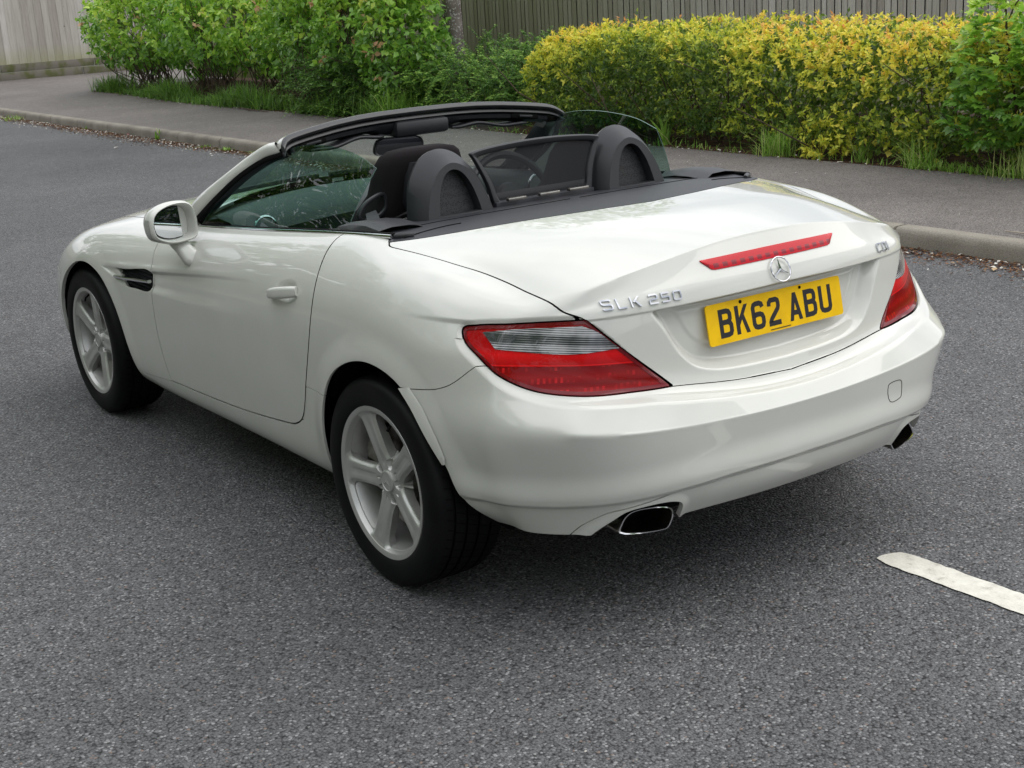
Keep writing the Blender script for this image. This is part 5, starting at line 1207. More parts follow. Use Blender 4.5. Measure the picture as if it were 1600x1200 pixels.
# ------------------------------------------------------------------ foliage
def leaf_mat(name, stops, rough=.45, trans=.35, spec=.4):
    m, t, b, l = nodes_mat(name); at = N(t, 'ShaderNodeAttribute'); at.attribute_name = 'tint'
    c = ramp(t, at.outputs['Fac'], stops); l(c, b.inputs['Base Color']); b.inputs['Roughness'].default_value = rough; b.inputs['Specular IOR Level'].default_value = spec
    tr = N(t, 'ShaderNodeBsdfTranslucent'); l(c, tr.inputs[0]); mx = N(t, 'ShaderNodeMixShader'); mx.inputs[0].default_value = trans; o = t.nodes['Material Output']
    l(b.outputs[0], mx.inputs[1]); l(tr.outputs[0], mx.inputs[2]); l(mx.outputs[0], o.inputs[0]); return m
def unit(a): return a / np.maximum(np.linalg.norm(a, axis=-1, keepdims=True), 1e-9)
def leaf_mesh(name, base, d, up, size, width, tint, material, parent=None, fold=.18, droop=.15):
    """one folded, slightly drooping leaf per row: base, two side points, two mid points, tip"""
    n = len(base); d = unit(d); s = unit(np.cross(d, up)); u = np.cross(s, d); L_ = size[:, None]; W = width[:, None]
    v = np.stack([base, base + d * L_ * .42 + s * W + u * L_ * fold * .5, base + d * L_ * .50 - u * L_ * .02, base + d * L_ * .42 - s * W + u * L_ * fold * .5, base + d * L_ - u * L_ * droop], 1).reshape(-1, 3)
    i = (np.arange(n) * 5)[:, None]; f = np.concatenate([i + [0, 1, 2], i + [0, 2, 3], i + [1, 4, 2], i + [2, 4, 3]], 1).reshape(-1, 3)
    me = bpy.data.meshes.new(name); me.vertices.add(len(v)); me.vertices.foreach_set('co', v.ravel()); me.loops.add(len(f) * 3); me.loops.foreach_set('vertex_index', f.ravel())
    me.polygons.add(len(f)); me.polygons.foreach_set('loop_start', np.arange(len(f)) * 3); me.polygons.foreach_set('loop_total', np.full(len(f), 3)); me.update(); me.validate()
    a = me.attributes.new('tint', 'FLOAT', 'FACE'); a.data.foreach_set('value', np.repeat(tint, 4).astype(np.float32)); me.materials.append(material)
    ob = bpy.data.objects.new(name, me); C.objects.link(ob)
    if parent is not None: child_keep(ob, parent)
    return ob
def twigs(name, A, B, r0, r1, material, parent=None, bend=.12):
    m = MB(); 
    for a, b_, in zip(A, B):
        a = Vector(a); b_ = Vector(b_); mid = (a + b_) / 2 + Vector(rng.normal(0, bend * (b_ - a).length, 3)); m.tube([a, mid, b_], [r0, (r0 + r1) / 2, r1], 4, cap=False)
    o = m.build(name, material, None, None)
    if parent is not None: child_keep(o, parent)
    return o
M['twig'] = mat('brown_twig', (.06, .040, .028), .85, noise=(20, (.11, .08, .055), 3, .4, .7))
def noise3(P, f, seed=0):
    """cheap smooth pseudo-noise in -1..1"""
    r2 = np.random.default_rng(seed); out = 0
    for k in range(5):
        w = r2.normal(0, f, 3); out = out + np.sin(P @ w + r2.uniform(0, 6.28))
    return out / 5
def sprigs(C_, Nrm, k, L_, spread, r2, up_bias=.35, sp_len=.06):
    """k leaves set round a short shoot at each centre"""
    n = len(C_); ax = unit(Nrm * 1.0 + r2.normal(0, .45, (n, 3)) + np.array([0, 0, up_bias])); 
    base = np.repeat(C_, k, 0) + np.repeat(ax, k, 0) * (r2.uniform(0, 1, (n * k, 1)) * sp_len)
    rd = unit(r2.normal(0, 1, (n * k, 3))); d = unit(np.repeat(ax, k, 0) * (1 - spread) + rd * spread * 1.4)
    up = unit(np.repeat(ax, k, 0) + r2.normal(0, .25, (n * k, 3))); size = L_ * r2.uniform(.6, 1.25, n * k)
    return base, d, up, size
def ell_points(blobs, n, r2, depth=.25, zmin=.15, low=.0):
    """points on and just inside the union of ellipsoids, with outward normals"""
    P_, N_ = [], []; A = np.array([rx * ry + ry * rz + rx * rz for (_, (rx, ry, rz)) in blobs]); A = A / A.sum()
    for (c, r), a in zip(blobs, A):
        k = int(n * a); u = unit(r2.normal(0, 1, (k, 3))); c = np.array(c); r = np.array(r)
        dd = 1 - np.abs(r2.normal(0, depth, k)) * .6; w = 1 + .16 * noise3(u * r * 1.0 + c, 2.6, 5) + .09 * noise3(u * r + c, 7, 6)
        P = c + u * r * (dd * w)[:, None]; P_.append(P); N_.append(unit(u / r))
    P_ = np.concatenate(P_); N_ = np.concatenate(N_); keep = P_[:, 2] > zmin
    for (c, r) in blobs: keep &= ~((((P_ - np.array(c)) / np.array(r)) ** 2).sum(1) < .42)
    return P_[keep], N_[keep]
# --- the long yellow hedge
r2 = np.random.default_rng(21)
hd_ = empty('clipped_hedge', (6.8, 4, .1)); tag(hd_, 'long clipped hedge with yellow and orange young leaves, in front of the fence', 'hedge')
def hedge_pts(n, inner=0.0):
    y = r2.uniform(-5, 9.25, n); t = r2.uniform(0, 1, n); endf = np.clip((9.25 - y) / .55, 0, 1) ** .5
    # cross-section: front face bulging towards the pavement, rounded top
    a = np.pi * (.02 + .98 * t) ; front = t < .62
    hx, hz = .80, .60
    ang = np.where(r2.uniform(0, 1, n) < .7, r2.uniform(-.62, 1.2, n), r2.uniform(1.2, 3.3, n))
    cx = -np.sign(np.cos(ang)) * np.abs(np.cos(ang)) ** .55; cz = np.sign(np.sin(ang)) * np.abs(np.sin(ang)) ** .62
    dd = 1 - np.abs(r2.normal(0, .10 + inner, n)); P = np.stack([6.88 + cx * hx * dd * (.55 + .45 * endf), y, .56 + cz * hz * dd * (.35 + .65 * endf)], 1)
    nz = noise3(P, 2.2, 3) * .075 + noise3(P, 6.5, 4) * .045; Nm = unit(np.stack([cx * 1.0, np.where(y > 8.7, .9, 0), cz * 1.0], 1)); P = P + Nm * nz[:, None]
    return P, Nm
P, Nm = hedge_pts(9500); keep = (P[:, 2] > .20 + .18 * r2.uniform(0, 1, len(P)) ** 2); P, Nm = P[keep], Nm[keep]
base, d, up, size = sprigs(P, Nm, 8, .046, .50, r2, .55, .055)
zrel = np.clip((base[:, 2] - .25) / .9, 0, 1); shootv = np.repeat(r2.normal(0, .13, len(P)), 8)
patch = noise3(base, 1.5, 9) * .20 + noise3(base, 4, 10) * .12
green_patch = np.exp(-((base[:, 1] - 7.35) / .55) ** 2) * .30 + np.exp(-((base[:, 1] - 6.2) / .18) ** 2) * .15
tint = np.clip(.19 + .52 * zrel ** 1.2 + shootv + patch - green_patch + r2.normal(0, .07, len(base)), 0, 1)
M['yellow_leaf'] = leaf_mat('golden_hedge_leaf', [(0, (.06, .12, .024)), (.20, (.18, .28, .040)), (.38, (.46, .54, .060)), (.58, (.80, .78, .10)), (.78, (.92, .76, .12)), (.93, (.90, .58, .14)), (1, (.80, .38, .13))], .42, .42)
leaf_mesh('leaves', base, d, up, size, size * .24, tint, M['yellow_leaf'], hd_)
P2, N2 = hedge_pts(15000, .20); P2 = P2[(P2[:, 2] > .19)]; n = len(P2)
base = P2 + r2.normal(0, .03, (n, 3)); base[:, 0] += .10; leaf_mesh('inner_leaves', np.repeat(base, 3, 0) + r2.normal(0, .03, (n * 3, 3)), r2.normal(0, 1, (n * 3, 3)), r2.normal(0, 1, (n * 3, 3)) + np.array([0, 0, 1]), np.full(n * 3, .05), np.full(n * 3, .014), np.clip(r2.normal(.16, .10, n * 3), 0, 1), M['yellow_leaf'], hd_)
ys = r2.uniform(-4.5, 9.0, 230); A = np.stack([6.75 + r2.normal(0, .22, 230), ys, np.full(230, .10)], 1); B = A + np.stack([r2.normal(-.15, .3, 230), r2.normal(0, .25, 230), r2.uniform(.35, .95, 230)], 1)
twigs('stems', A, B, .010, .003, M['twig'], hd_)
n = 16000; P3 = np.stack([r2.uniform(6.30, 7.55, n), r2.uniform(-5, 8.95, n), r2.uniform(.14, .98, n)], 1); P3 = P3[(P3[:, 2] > .30) | (P3[:, 0] > 6.75)]; n = len(P3)
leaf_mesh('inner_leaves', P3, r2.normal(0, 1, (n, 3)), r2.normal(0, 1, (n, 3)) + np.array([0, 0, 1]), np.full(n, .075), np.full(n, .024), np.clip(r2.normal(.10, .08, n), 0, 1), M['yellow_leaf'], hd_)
# --- broad-leaved shrubs
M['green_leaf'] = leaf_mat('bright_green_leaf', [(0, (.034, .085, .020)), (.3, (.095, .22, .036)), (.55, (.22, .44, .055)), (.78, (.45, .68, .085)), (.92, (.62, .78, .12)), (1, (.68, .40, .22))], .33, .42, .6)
def shrub(name, label, cat, blobs, n, k, L_, loc, seed, tb=.0, group=None, wr=.30, depth=.25, zmin=.2, spread=.75, material=None, twig_n=60, up_b=.2, sp_len=.09, zt=(.3, 1.7)):
    r2 = np.random.default_rng(seed); e = empty(name, loc); tag(e, label, cat, group)
    P, Nm = ell_points(blobs, n, r2, depth, zmin); base, d, up, size = sprigs(P, Nm, k, L_, spread, r2, up_b, sp_len)
    up = unit(np.array([0, 0, 1.0]) + .55 * np.repeat(Nm, k, 0) + r2.normal(0, .35, base.shape)); d[:, 2] -= .15
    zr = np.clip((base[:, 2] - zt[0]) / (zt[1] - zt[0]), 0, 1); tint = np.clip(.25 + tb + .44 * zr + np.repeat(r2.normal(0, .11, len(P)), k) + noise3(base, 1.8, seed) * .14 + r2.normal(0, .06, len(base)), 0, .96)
    red = r2.uniform(0, 1, len(P)) < .012; tint[np.repeat(red, k)] = 1
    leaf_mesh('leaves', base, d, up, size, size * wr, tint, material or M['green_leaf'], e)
    if twig_n:
        c = np.array([b_[0] for b_ in blobs]); rr_ = np.array([b_[1] for b_ in blobs]); i = r2.integers(0, len(c), twig_n)
        gx = c[i] * np.array([1, 1, 0]) + r2.normal(0, .22, (twig_n, 3)) * np.array([1, 1, 0]) + np.array([0, 0, .1]); tip = c[i] + unit(r2.normal(0, 1, (twig_n, 3)) + np.array([-.5, 0, .1])) * rr_[i] * r2.uniform(.5, .98, (twig_n, 1)); twigs('stems', gx, tip, .011, .003, M['twig'], e)
    return e
shrub('leafy_shrub', 'big bright green shrub overhanging the far end of the pavement beside the grey fence', 'shrub',
      [((7.2,22.6,1.25),(1.0,1.1,.75)),((7.0,21.2,1.45),(.95,1.2,.85)),((7.2,19.4,1.35),(1.0,1.3,.85)),((6.8,18.1,1.4),(.8,1.0,.75)),((7.5,20.4,2.2),(1.3,1.8,.8)),((7.1,16.9,1.35),(.9,.9,.85)),((7.6,23.0,1.9),(.8,.9,.7))], 5200, 5, .115, (7.2, 20.5, .1), 31, .16, None, .30, .22, .30, .78, None, 170, .35, .12, (.5, 2.2))
shrub('leafy_shrub', 'tall broad-leaved green shrub left of the grey tree trunk, reaching over the pavement edge', 'shrub',
      [((6.95,15.4,1.2),(.75,.9,.85)),((6.8,14.1,1.3),(.75,.95,.95)),((6.65,13.0,1.15),(.65,.8,.95)),((6.60,12.15,1.05),(.55,.62,.85)),((7.1,14.0,2.0),(1.0,1.5,.7)),((6.55,12.2,.55),(.40,.6,.42))], 4200, 5, .098, (6.9, 13.6, .1), 33, .08, None, .33, .24, .17, .78, None, 120, .3, .11, (.4, 2.0))
M['small_leaf'] = leaf_mat('small_box_leaf', [(0, (.032, .08, .022)), (.35, (.09, .20, .045)), (.6, (.20, .37, .07)), (.85, (.40, .56, .11)), (1, (.56, .66, .18))], .4, .35)
def arching(name, label, c, rad, n_br, seed, L_=.022, dirbias=(-.6, 0, .25), ln=.55, group=None, material=None, tb=.45):
    """arching shrub: many long shoots feathered with small leaves in two rows"""
    r2 = np.random.default_rng(seed); e = empty(name, (c[0], c[1], .1)); tag(e, label, 'shrub', group)
    st = np.array(c) + r2.uniform(-1, 1, (n_br, 3)) * np.array(rad); st[:, 2] = np.abs(st[:, 2] - .1) + .12; dv = unit(r2.normal(0, .55, (n_br, 3)) + np.array(dirbias)); l_ = r2.uniform(.5, 1.2, n_br) * ln
    K = 26; B_, D_, U_, T_ = [], [], [], []
    for k in range(K):
        t = k / (K - 1); p = st + dv * (l_ * t)[:, None] + np.array([0, 0, -1]) * (l_ * .35 * t * t)[:, None] + np.array([0, 0, 1]) * (l_ * .12 * t)[:, None]
        sd2 = unit(np.cross(dv, np.array([0, 0, 1.0]))); 
        for q in (-1, 1): B_.append(p + r2.normal(0, .004, p.shape)); D_.append(sd2 * q + dv * .5 + r2.normal(0, .2, p.shape)); U_.append(np.tile([0, 0, 1.0], (n_br, 1)) + r2.normal(0, .3, p.shape)); T_.append(np.clip(tb - .25 + .45 * t + r2.normal(0, .1, n_br), 0, 1))
    base = np.concatenate(B_); n = len(base); size = L_ * r2.uniform(.7, 1.3, n)
    leaf_mesh('leaves', base, np.concatenate(D_), np.concatenate(U_), size, size * .32, np.concatenate(T_), material or M['small_leaf'], e)
    i = r2.integers(0, n_br, min(n_br, 160)); twigs('stems', st[i], st[i] + dv[i] * (l_[i] * .8)[:, None], .004, .0015, M['twig'], e); return e
arching('arching_shrub', 'low feathery shrub with pale arching shoots leaning over the pavement edge', (6.45, 13.3, .45), (.35, .75, .35), 420, 41, .030, (-.75, .15, .30), .62, tb=.35)
arching('arching_shrub', 'dense fine-leaved low shrub spreading round the foot of the grey tree trunk', (6.85, 10.7, .40), (.60, 1.15, .32), 900, 42, .030, (-.35, -.1, .55), .42, tb=.50)
arching('arching_shrub', 'dark small-leaved shrub standing between the tree trunk and the yellow hedge', (7.5, 10.9, .45), (.45, .75, .36), 420, 43, .032, (-.2, -.1, .7), .45, tb=.38)
# --- tree with mottled grey trunk
def bark_mat():
    m, t, b, l = nodes_mat('mottled_bark'); co_ = N(t, 'ShaderNodeTexCoord').outputs['Object']
    n1 = tex(t, 'ShaderNodeTexNoise', 5, co_, Detail=6.0); v = tex(t, 'ShaderNodeTexNoise', 38, co_, Detail=4.0)
    c = ramp(t, n1.outputs[0], [(.3, (.11, .092, .080)), (.5, (.20, .17, .15)), (.7, (.29, .255, .225))]); c = mixc(t, ramp(t, v.outputs[0], [(.56, (0, 0, 0)), (.64, (.9, .9, .9))]), c, (.58, .57, .55)); l(c, b.inputs['Base Color']); b.inputs['Roughness'].default_value = .9
    bu = N(t, 'ShaderNodeBump'); bu.inputs['Strength'].default_value = .6; bu.inputs['Distance'].default_value = .01; l(v.outputs[0], bu.inputs['Height']); l(bu.outputs[0], b.inputs['Normal']); return m
M['bark'] = bark_mat()
def tree(label, x, y, rt, h, crown_r, seed, n=2600, L_=.13, group=None, name='broadleaf_tree', cz=None, low=False):
    r2 = np.random.default_rng(seed); e = empty(name, (x, y, .1)); tag(e, label, 'tree', group); m = MB()
    path = [(x, y, .05), (x + .01, y, .5), (x - .015, y, 1.5), (x - .04, y + .03, 2.6), (x, y + .06, h * .55), (x + .1, y, h * .8)]; m.tube(path, [rt * 1.25, rt * 1.03, rt, rt * .85, rt * .55, rt * .2], 18)
    tips = []
    for k in range(14 if not low else 9):
        a = r2.uniform(0, 6.28); z0 = r2.uniform(1.9, h * .7); ln = r2.uniform(.5, .95) * crown_r; p0 = Vector((x, y, z0)); p2 = p0 + Vector((math.cos(a) * ln, math.sin(a) * ln, ln * r2.uniform(.3, .8))); mid = (p0 + p2) / 2 + Vector((0, 0, .12 * ln)); m.tube([p0, mid, p2], [rt * .34, rt * .2, rt * .07], 8, cap=False); tips.append(tuple(p2))
    child_keep(m.build('trunk', M['bark'], None, 60), e)
    bl = [((p[0], p[1], p[2] + .3), (crown_r * r2.uniform(.32, .5),) * 2 + (crown_r * r2.uniform(.26, .42),)) for p in tips]
    bl.append(((x, y, h * .8), (crown_r * .6, crown_r * .6, crown_r * .55))); P, Nm = ell_points(bl, n, r2, .3, 1.9 if not low else .5); base, d, up, size = sprigs(P, Nm, 5, L_, .8, r2, .1, .16)
    leaf_mesh('crown', base, d, unit(np.array([0, 0, 1.0]) + r2.normal(0, .5, base.shape)), size, size * .32, np.clip(r2.normal(.42, .16, len(base)), 0, .95), M['green_leaf'], e); return e
tr_ = tree('grey mottled tree trunk standing between the green shrub and the yellow hedge', 7.7, 12.67, .118, 7.5, 2.6, 51, 3000)
m = MB(); m.tube([(7.62, 12.75, 1.25), (7.45, 12.95, 1.42), (7.30, 13.05, 1.50), (7.15, 13.22, 1.72)], [.022, .016, .013, .009], 8); m.tube([(7.45, 12.95, 1.42), (7.40, 12.92, 1.62), (7.36, 12.98, 1.80)], [.013, .011, .009], 8)
child_keep(m.build('low_branch', M['bark'], None, 60), tr_)
# --- young maple at the right edge
r2 = np.random.default_rng(61); e = empty('young_maple', (6.55, 3.3, .1)); tag(e, 'young green maple sapling growing through the right end of the yellow hedge', 'sapling')
bl = [((6.15,3.00,.98),(.36,.50,.30)),((6.10,2.85,.72),(.34,.55,.32)),((6.2,3.17,1.22),(.22,.22,.24)),((6.10,2.5,1.05),(.4,.4,.3)),((6.2,3.12,1.42),(.14,.14,.22)),((6.05,3.10,.52),(.26,.40,.24))]
P, Nm = ell_points(bl, 1350, r2, .3, .25); nl = len(P); k = 5
ax = unit(Nm * .6 + r2.normal(0, .5, (nl, 3)) + np.array([-.5, -.1, -.05])); upv = unit(np.array([-.25, -.1, 1.0]) + r2.normal(0, .3, (nl, 3))); sdv = unit(np.cross(ax, upv)); Bs, Ds, Us, Sz = [], [], [], []
for j, a in enumerate((-1.25, -.65, 0, .65, 1.25)):   # five lobes of one leaf
    Bs.append(P); Ds.append(ax * math.cos(a) + sdv * math.sin(a)); Us.append(upv); Sz.append(np.full(nl, .074) * (1.1 - .28 * abs(a)) * 1.0)
tn = np.clip(.45 + .35 * np.clip((P[:, 2] - .5) / .9, 0, 1) + r2.normal(0, .12, nl), 0, .95)
leaf_mesh('leaves', np.concatenate(Bs), np.concatenate(Ds), np.concatenate(Us), np.concatenate(Sz), np.concatenate(Sz) * .30, np.tile(tn, 5), M['green_leaf'], e, .05, .05)
m = MB(); m.tube([(6.3,3.0,.1),(6.25,3.05,.6),(6.2,3.11,1.1),(6.2,3.15,1.62)], [.014,.011,.008,.004], 8)
for a, b_ in (((6.25,3.05,.6),(5.95,2.9,.85)),((6.23,3.08,.8),(6.1,2.5,1.1)),((6.2,3.11,1.0),(6.1,3.35,1.15)),((6.2,3.12,1.15),(6.12,2.92,1.38))): m.tube([a, tuple((np.array(a) + np.array(b_)) / 2 + np.array([0, 0, .03])), b_], [.006, .005, .003], 6)
child_keep(m.build('stems', M['twig'], None, 60), e)
# --- small plants at the hedge foot
M['grass'] = leaf_mat('grass_blade', [(0, (.07, .14, .03)), (.4, (.14, .28, .04)), (.75, (.26, .46, .06)), (1, (.52, .55, .22))], .5, .35)
def blades(name, C_, h, r2, width=.004, lean=.35, tint_m=.5, parent=None, spread=.05, hv=0.0):
    n = len(C_); a = r2.uniform(0, 6.28, n); ln = np.abs(r2.normal(0, lean, n)); dirv = np.stack([np.cos(a) * ln, np.sin(a) * ln, np.ones(n)], 1); hh = h * r2.uniform(.5, 1.2, n) * (1 + hv * noise3(C_, 1.9, 12)); b0 = C_ + np.stack([r2.normal(0, spread, n), r2.normal(0, spread, n), np.zeros(n)], 1)
    sd = np.stack([-np.sin(a), np.cos(a), np.zeros(n)], 1) * width; V_ = []; 
    for t, w in ((0, 1), (.4, .9), (.75, .6), (1, .05)):
        p = b0 + dirv * (hh * t)[:, None] * np.array([1, 1, 1]) + np.stack([np.cos(a), np.sin(a), -.35 * np.ones(n)], 1) * (hh * ln * 1.1 * t ** 2.2)[:, None]; V_ += [p - sd * w, p + sd * w]
    V_ = np.stack(V_, 1).reshape(-1, 3); i = (np.arange(n) * 8)[:, None]; F = np.concatenate([i + [0, 1, 3, 2], i + [2, 3, 5, 4], i + [4, 5, 7, 6]], 1).reshape(-1, 4)
    me = bpy.data.meshes.new(name); me.from_pydata(V_.tolist(), [], F.tolist()); me.update(); a_ = me.attributes.new('tint', 'FLOAT', 'FACE'); a_.data.foreach_set('value', np.repeat(np.clip(r2.normal(tint_m, .18, n), 0, 1), 3).astype(np.float32)); me.materials.append(M['grass'])
    ob = bpy.data.objects.new(name, me); C.objects.link(ob); 
    if parent is not None: child_keep(ob, parent)
    return ob
r2 = np.random.default_rng(71)
n = 5200; y = r2.uniform(10.5, 23.2, n); xx = PX_a = np.array([float(PX(q)) for q in y]) + np.abs(r2.normal(0, .22, n)); keep = noise3(np.stack([xx, y, 0 * y], 1), 2.5, 8) > -.35
g1 = blades('verge_grass', np.stack([xx, y, np.full(n, .11)], 1)[keep], .27, r2, .007, .55, .26, None, .05, .75); g1['kind'] = 'stuff'
n = 1500; y = np.concatenate([r2.uniform(1.0, 3.75, 1200), r2.uniform(4.0, 9.5, 300)]); xx = np.array([float(PX(q)) for q in y]) + np.abs(r2.normal(0, .09, n))
g2 = blades('verge_grass', np.stack([xx, y, np.full(n, .108)], 1), .075, r2, .0035, .6, .62, None, .03); g2['kind'] = 'stuff'
def tuft(label, x, y, h, n, seed, w=.0045, lean=.4, tm=.6, z=.10, group='grass tufts along the edges', cat='grass tuft', spread=.04):
    r2 = np.random.default_rng(seed); o = blades('grass_tuft', np.tile([x, y, z], (n, 1)).astype(float), h, r2, w, lean, tm, None, spread); tag(o, label, cat, group); return o
tuft('bright green grass tuft on the pavement edge below the yellow hedge', 6.06, 5.25, .26, 240, 81, .004, .45, .72, spread=.07)
tuft('tall pale seeding grass clump at the right end of the hedge foot', 6.06, 2.75, .26, 130, 82, .0035, .45, .85, spread=.14)
tuft('thin grass clump on the dark soil left of the sapling', 6.10, 3.75, .26, 110, 83, .0035, .5, .75, spread=.07)
tuft('sparse upright grass stalks on the soil right of the small yellow bush', 6.10, 4.36, .22, 46, 84, .003, .3, .7, spread=.03)
tuft('dark green grass clump at the pavement edge below the shrubs', 6.12, 11.6, .42, 300, 86, .006, .5, .45, spread=.14)
tuft('strap-leaved clump under the left part of the yellow hedge', 6.12, 6.72, .30, 9, 85, .017, .38, .55, spread=.02)
tuft('grass growing in the gutter where the kerb leaves the photo at left', 4.00, 19.6, .10, 150, 87, .005, .6, .75, 0, spread=.14)
tuft('lone tall weed standing against the kerb face', 3.935, 13.85, .14, 12, 88, .011, .35, .6, 0, group='weeds in the gutter', cat='weed', spread=.02)
for i_, (x, y, n_, h_, lb) in enumerate([(3.93, 11.7, 60, .05, 'wide low weed at the foot of the kerb behind the door mirror'), (3.93, 10.75, 26, .09, 'small weed at the foot of the kerb nearest the windscreen pillar'), (3.94, 12.3, 22, .05, 'tiny weed by a kerb joint, between the tall weed and the wide low one'), (3.97, 16.5, 26, .05, 'tiny weed by the kerb left of the tall weed')]):
    tuft(lb, x, y, h_, n_, 90 + i_, .007, .9, .6, 0, group='weeds in the gutter', cat='weed', spread=.05)
e = empty('yellow_bush', (6.09, 4.72, .1)); tag(e, 'small loose yellow-green bush standing on the pavement edge before the hedge', 'bush'); r2 = np.random.default_rng(75)
P, Nm = ell_points([((6.10,4.80,.22),(.12,.16,.13)),((6.10,4.62,.33),(.09,.10,.18)),((6.12,4.74,.18),(.15,.2,.10))], 150, r2, .4, .12); base, d, up, size = sprigs(P, Nm, 7, .052, .55, r2, .6, .05)
leaf_mesh('leaves', base, d, up, size, size * .22, np.clip(r2.normal(.52, .10, len(base)), 0, .8), M['yellow_leaf'], e); twigs('stems', np.array([(6.1, 4.8, .1)] * 5), np.array([(6.1, 4.85, .33), (6.08, 4.6, .47), (6.05, 4.7, .3), (6.12, 4.95, .25), (6.1, 4.6, .35)]), .004, .002, M['twig'], e)
# yellow heart-shaped leaves of a trailing plant under the hedge
r2 = np.random.default_rng(76); n = 60; P = np.stack([6.28 + r2.normal(0, .05, n), r2.uniform(3.7, 4.6, n), r2.uniform(.16, .42, n)], 1)
o = leaf_mesh('trailing_plant', P, np.tile([-.3, 0, -1.0], (n, 1)) + r2.normal(0, .3, (n, 3)), np.tile([-1.0, -.4, .3], (n, 1)) + r2.normal(0, .3, (n, 3)), np.full(n, .065), np.full(n, .030), np.where(r2.uniform(0, 1, n) < .25, .74, .18), M['yellow_leaf'], None, .05, .05); o['kind'] = 'stuff'
# leaf litter and petals
def litter(name, P, L_, cols, r2, w=.45):
    n = len(P); a = r2.uniform(0, 6.28, n); d = np.stack([np.cos(a), np.sin(a), r2.normal(.05, .15, n)], 1); o = leaf_mesh(name, P, d, np.tile([0, 0, 1.0], (n, 1)) + r2.normal(0, .3, (n, 3)), L_ * r2.uniform(.5, 1.4, n), L_ * w * r2.uniform(.5, 1.1, n) * .5, r2.uniform(0, 1, n), cols, None, .15, .0); o['kind'] = 'stuff'; return o
M['litter'] = leaf_mat('dry_leaf_litter', [(0, (.045, .022, .012)), (.4, (.12, .055, .028)), (.75, (.20, .095, .045)), (1, (.33, .21, .11))], .8, .1, .2)
M['petal'] = leaf_mat('fallen_petal', [(0, (.55, .50, .42)), (1, (.75, .73, .68))], .7, .2, .3)
r2 = np.random.default_rng(77)
n = 30000; y = r2.uniform(-4, 30, n); k_ = np.array([KX(q) for q in y]); wv = .22 + .09 * noise3(np.stack([y * 0, y, y * 0], 1), 1.4, 2); P = np.stack([k_ - np.abs(r2.normal(0, 1, n)) * wv * .62 - .003, y, np.full(n, .006)], 1); P = P[P[:, 0] > 3.1]
litter('leaf_litter', P, .027, M['litter'], r2)
n = 5000; y = r2.uniform(-2, 23.3, n); px_ = np.array([float(PX(q)) for q in y]); P = np.stack([px_ + r2.normal(.02, .09, n), y, np.full(n, .118)], 1); litter('leaf_litter', P, .018, M['litter'], r2)
n = 1300; y = np.concatenate([r2.uniform(9, 24, 1000), r2.uniform(-2, 9, 300)]); P = np.stack([np.array([KX(q) for q in y]) - np.abs(r2.normal(0, .16, n)) - .01, y, np.full(n, .012)], 1); litter('fallen_petals', P, .027, M['petal'], r2, .8)
n = 170; y = r2.uniform(2, 23, n); P = np.stack([np.array([float(PX(q)) for q in y]) + r2.normal(0, .05, n) - .02, y, np.full(n, .122)], 1); litter('fallen_petals', P, .032, M['petal'], r2, .8)
n = 90; P = np.stack([r2.uniform(4.3, 5.8, n), r2.uniform(1, 22, n), np.full(n, .118)], 1); litter('fallen_petals', P, .016, M['petal'], r2, .8)
n = 260; P = np.stack([r2.uniform(-2.6, 3.6, n), r2.uniform(-2.8, 14, n), np.full(n, .006)], 1); litter('road_grit', P, .006, M['petal'], r2, .9)
for i_, (x, y, z, ang, L_, c_, lb) in enumerate([(3.70, 1.32, .008, .4, .055, (.42, .30, .17), 'large pale dead leaf in the gutter at the right'), (3.74, 1.60, .008, 2.0, .035, (.36, .24, .13), 'smaller curled dead leaf in the gutter nearest the tail light'), (3.93, 14.85, .01, 1.0, .09, (.34, .10, .09), 'reddish fallen leaf lying by the kerb at the left'), (3.2, 13.4, .008, .2, .07, (.60, .56, .5), 'white petal lying out on the road at the left')]):
    r2 = np.random.default_rng(5 + i_); b_ = np.array([[x, y, z]]); o = leaf_mesh('fallen_leaf', b_, np.array([[math.cos(ang), math.sin(ang), .1]]), np.array([[0, 0, 1.0]]), np.array([L_]), np.array([L_ * .3]), np.array([.5]), mat('fallen_leaf_%d' % i_, c_, .8), None, .2, -.05); tag(o, lb, 'leaf', 'fallen leaves')
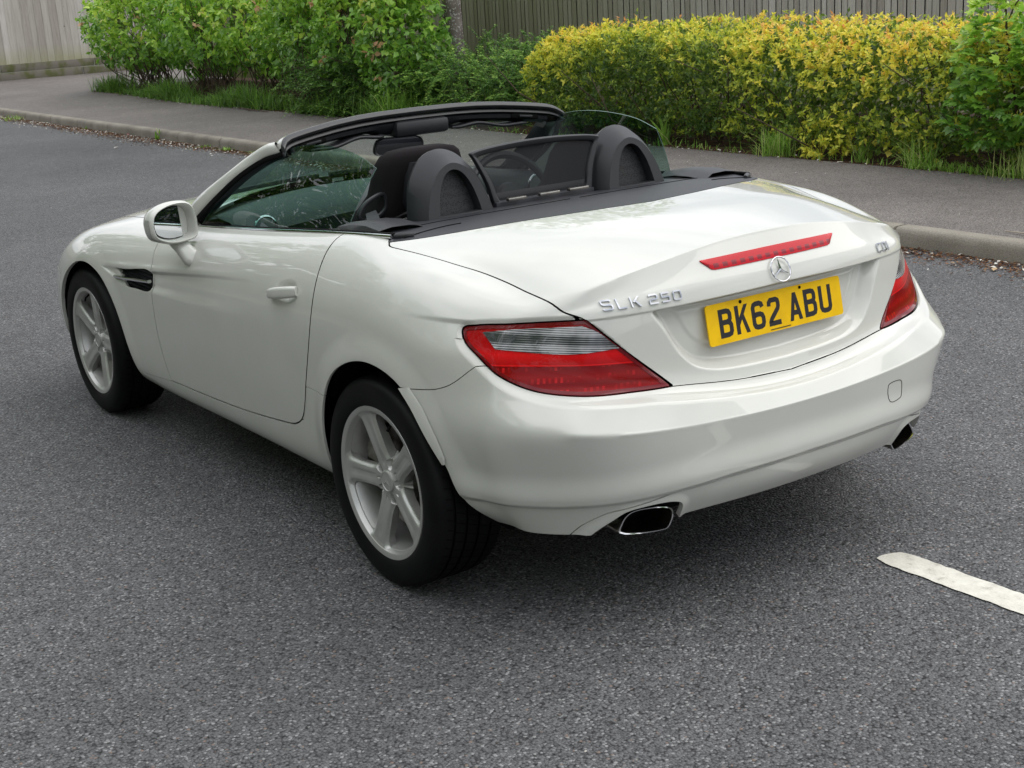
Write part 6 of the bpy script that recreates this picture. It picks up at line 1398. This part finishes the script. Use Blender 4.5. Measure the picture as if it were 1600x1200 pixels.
m = MB(); m.tube([(4.20, 1.62, .121), (4.185, 1.50, .124), (4.20, 1.36, .122), (4.19, 1.22, .121)], [.003, .0045, .0045, .003], 7); o = m.build('fallen_stick', mat('pale_stick', (.36, .31, .25), .8), None); tag(o, 'pale stick lying on the pavement by the kerb at the right', 'stick')
m = MB(); m.tube([(6.0, 15.9, .12), (5.85, 15.2, .135), (5.88, 14.7, .12)], [.006, .009, .005], 7); m.tube([(5.85, 15.2, .135), (5.72, 15.0, .125)], [.006, .003], 6); o = m.build('fallen_stick', M['twig'], None); tag(o, 'dark forked twig lying on the pavement near the green shrub', 'stick')

# ------------------------------------------------------------------ the other side of the road, out of frame but mirrored in the paint
for i_, (x, y, h, cr2) in enumerate([(-4.7, 11.5, 7.5, 3.1), (-5.0, 20, 8, 3.2), (4.5, -26, 9, 3.6), (-9.5, -7, 9, 3.4), (-10.5, 0, 10, 3.8), (-9.0, 6.5, 8, 3.2), (-10, 13.5, 9, 3.6)]):
    tree('leafy street tree out of view, %s of the trees round the road' % ('first', 'second', 'third', 'fourth', 'fifth', 'sixth', 'seventh', 'eighth', 'ninth')[i_], x, y, .2, h, cr2, 100 + i_, 2200, .22, 'street trees across the road', 'street_tree', None, True)
r2 = np.random.default_rng(99); e = empty('unseen_shade_hedge', (-6.8, 4, .1)); tag(e, 'dark green hedge on the far side of the road, out of view and raised to shade the car', 'hedge')
n = 14000; y = r2.uniform(-14, 22, n); P = np.stack([-6.0 - np.abs(r2.normal(0, .25, n)), y, r2.uniform(.15, 2.7, n) + .15 * np.sin(y * 1.3)], 1); leaf_mesh('leaves', P, r2.normal(0, 1, (n, 3)) + [.5, 0, 0], r2.normal(0, 1, (n, 3)) + [0, 0, 1.5], np.full(n, .16), np.full(n, .055), np.clip(r2.normal(.35, .15, n), 0, 1), M['green_leaf'], e)  # unseen hedge, made tall to block low sky from the car's left side
b = MB(); b.box((-6.9, -14, .1), (-6.4, 22, 2.5)); child_keep(b.build('woody_core', M['twig'], None), e)
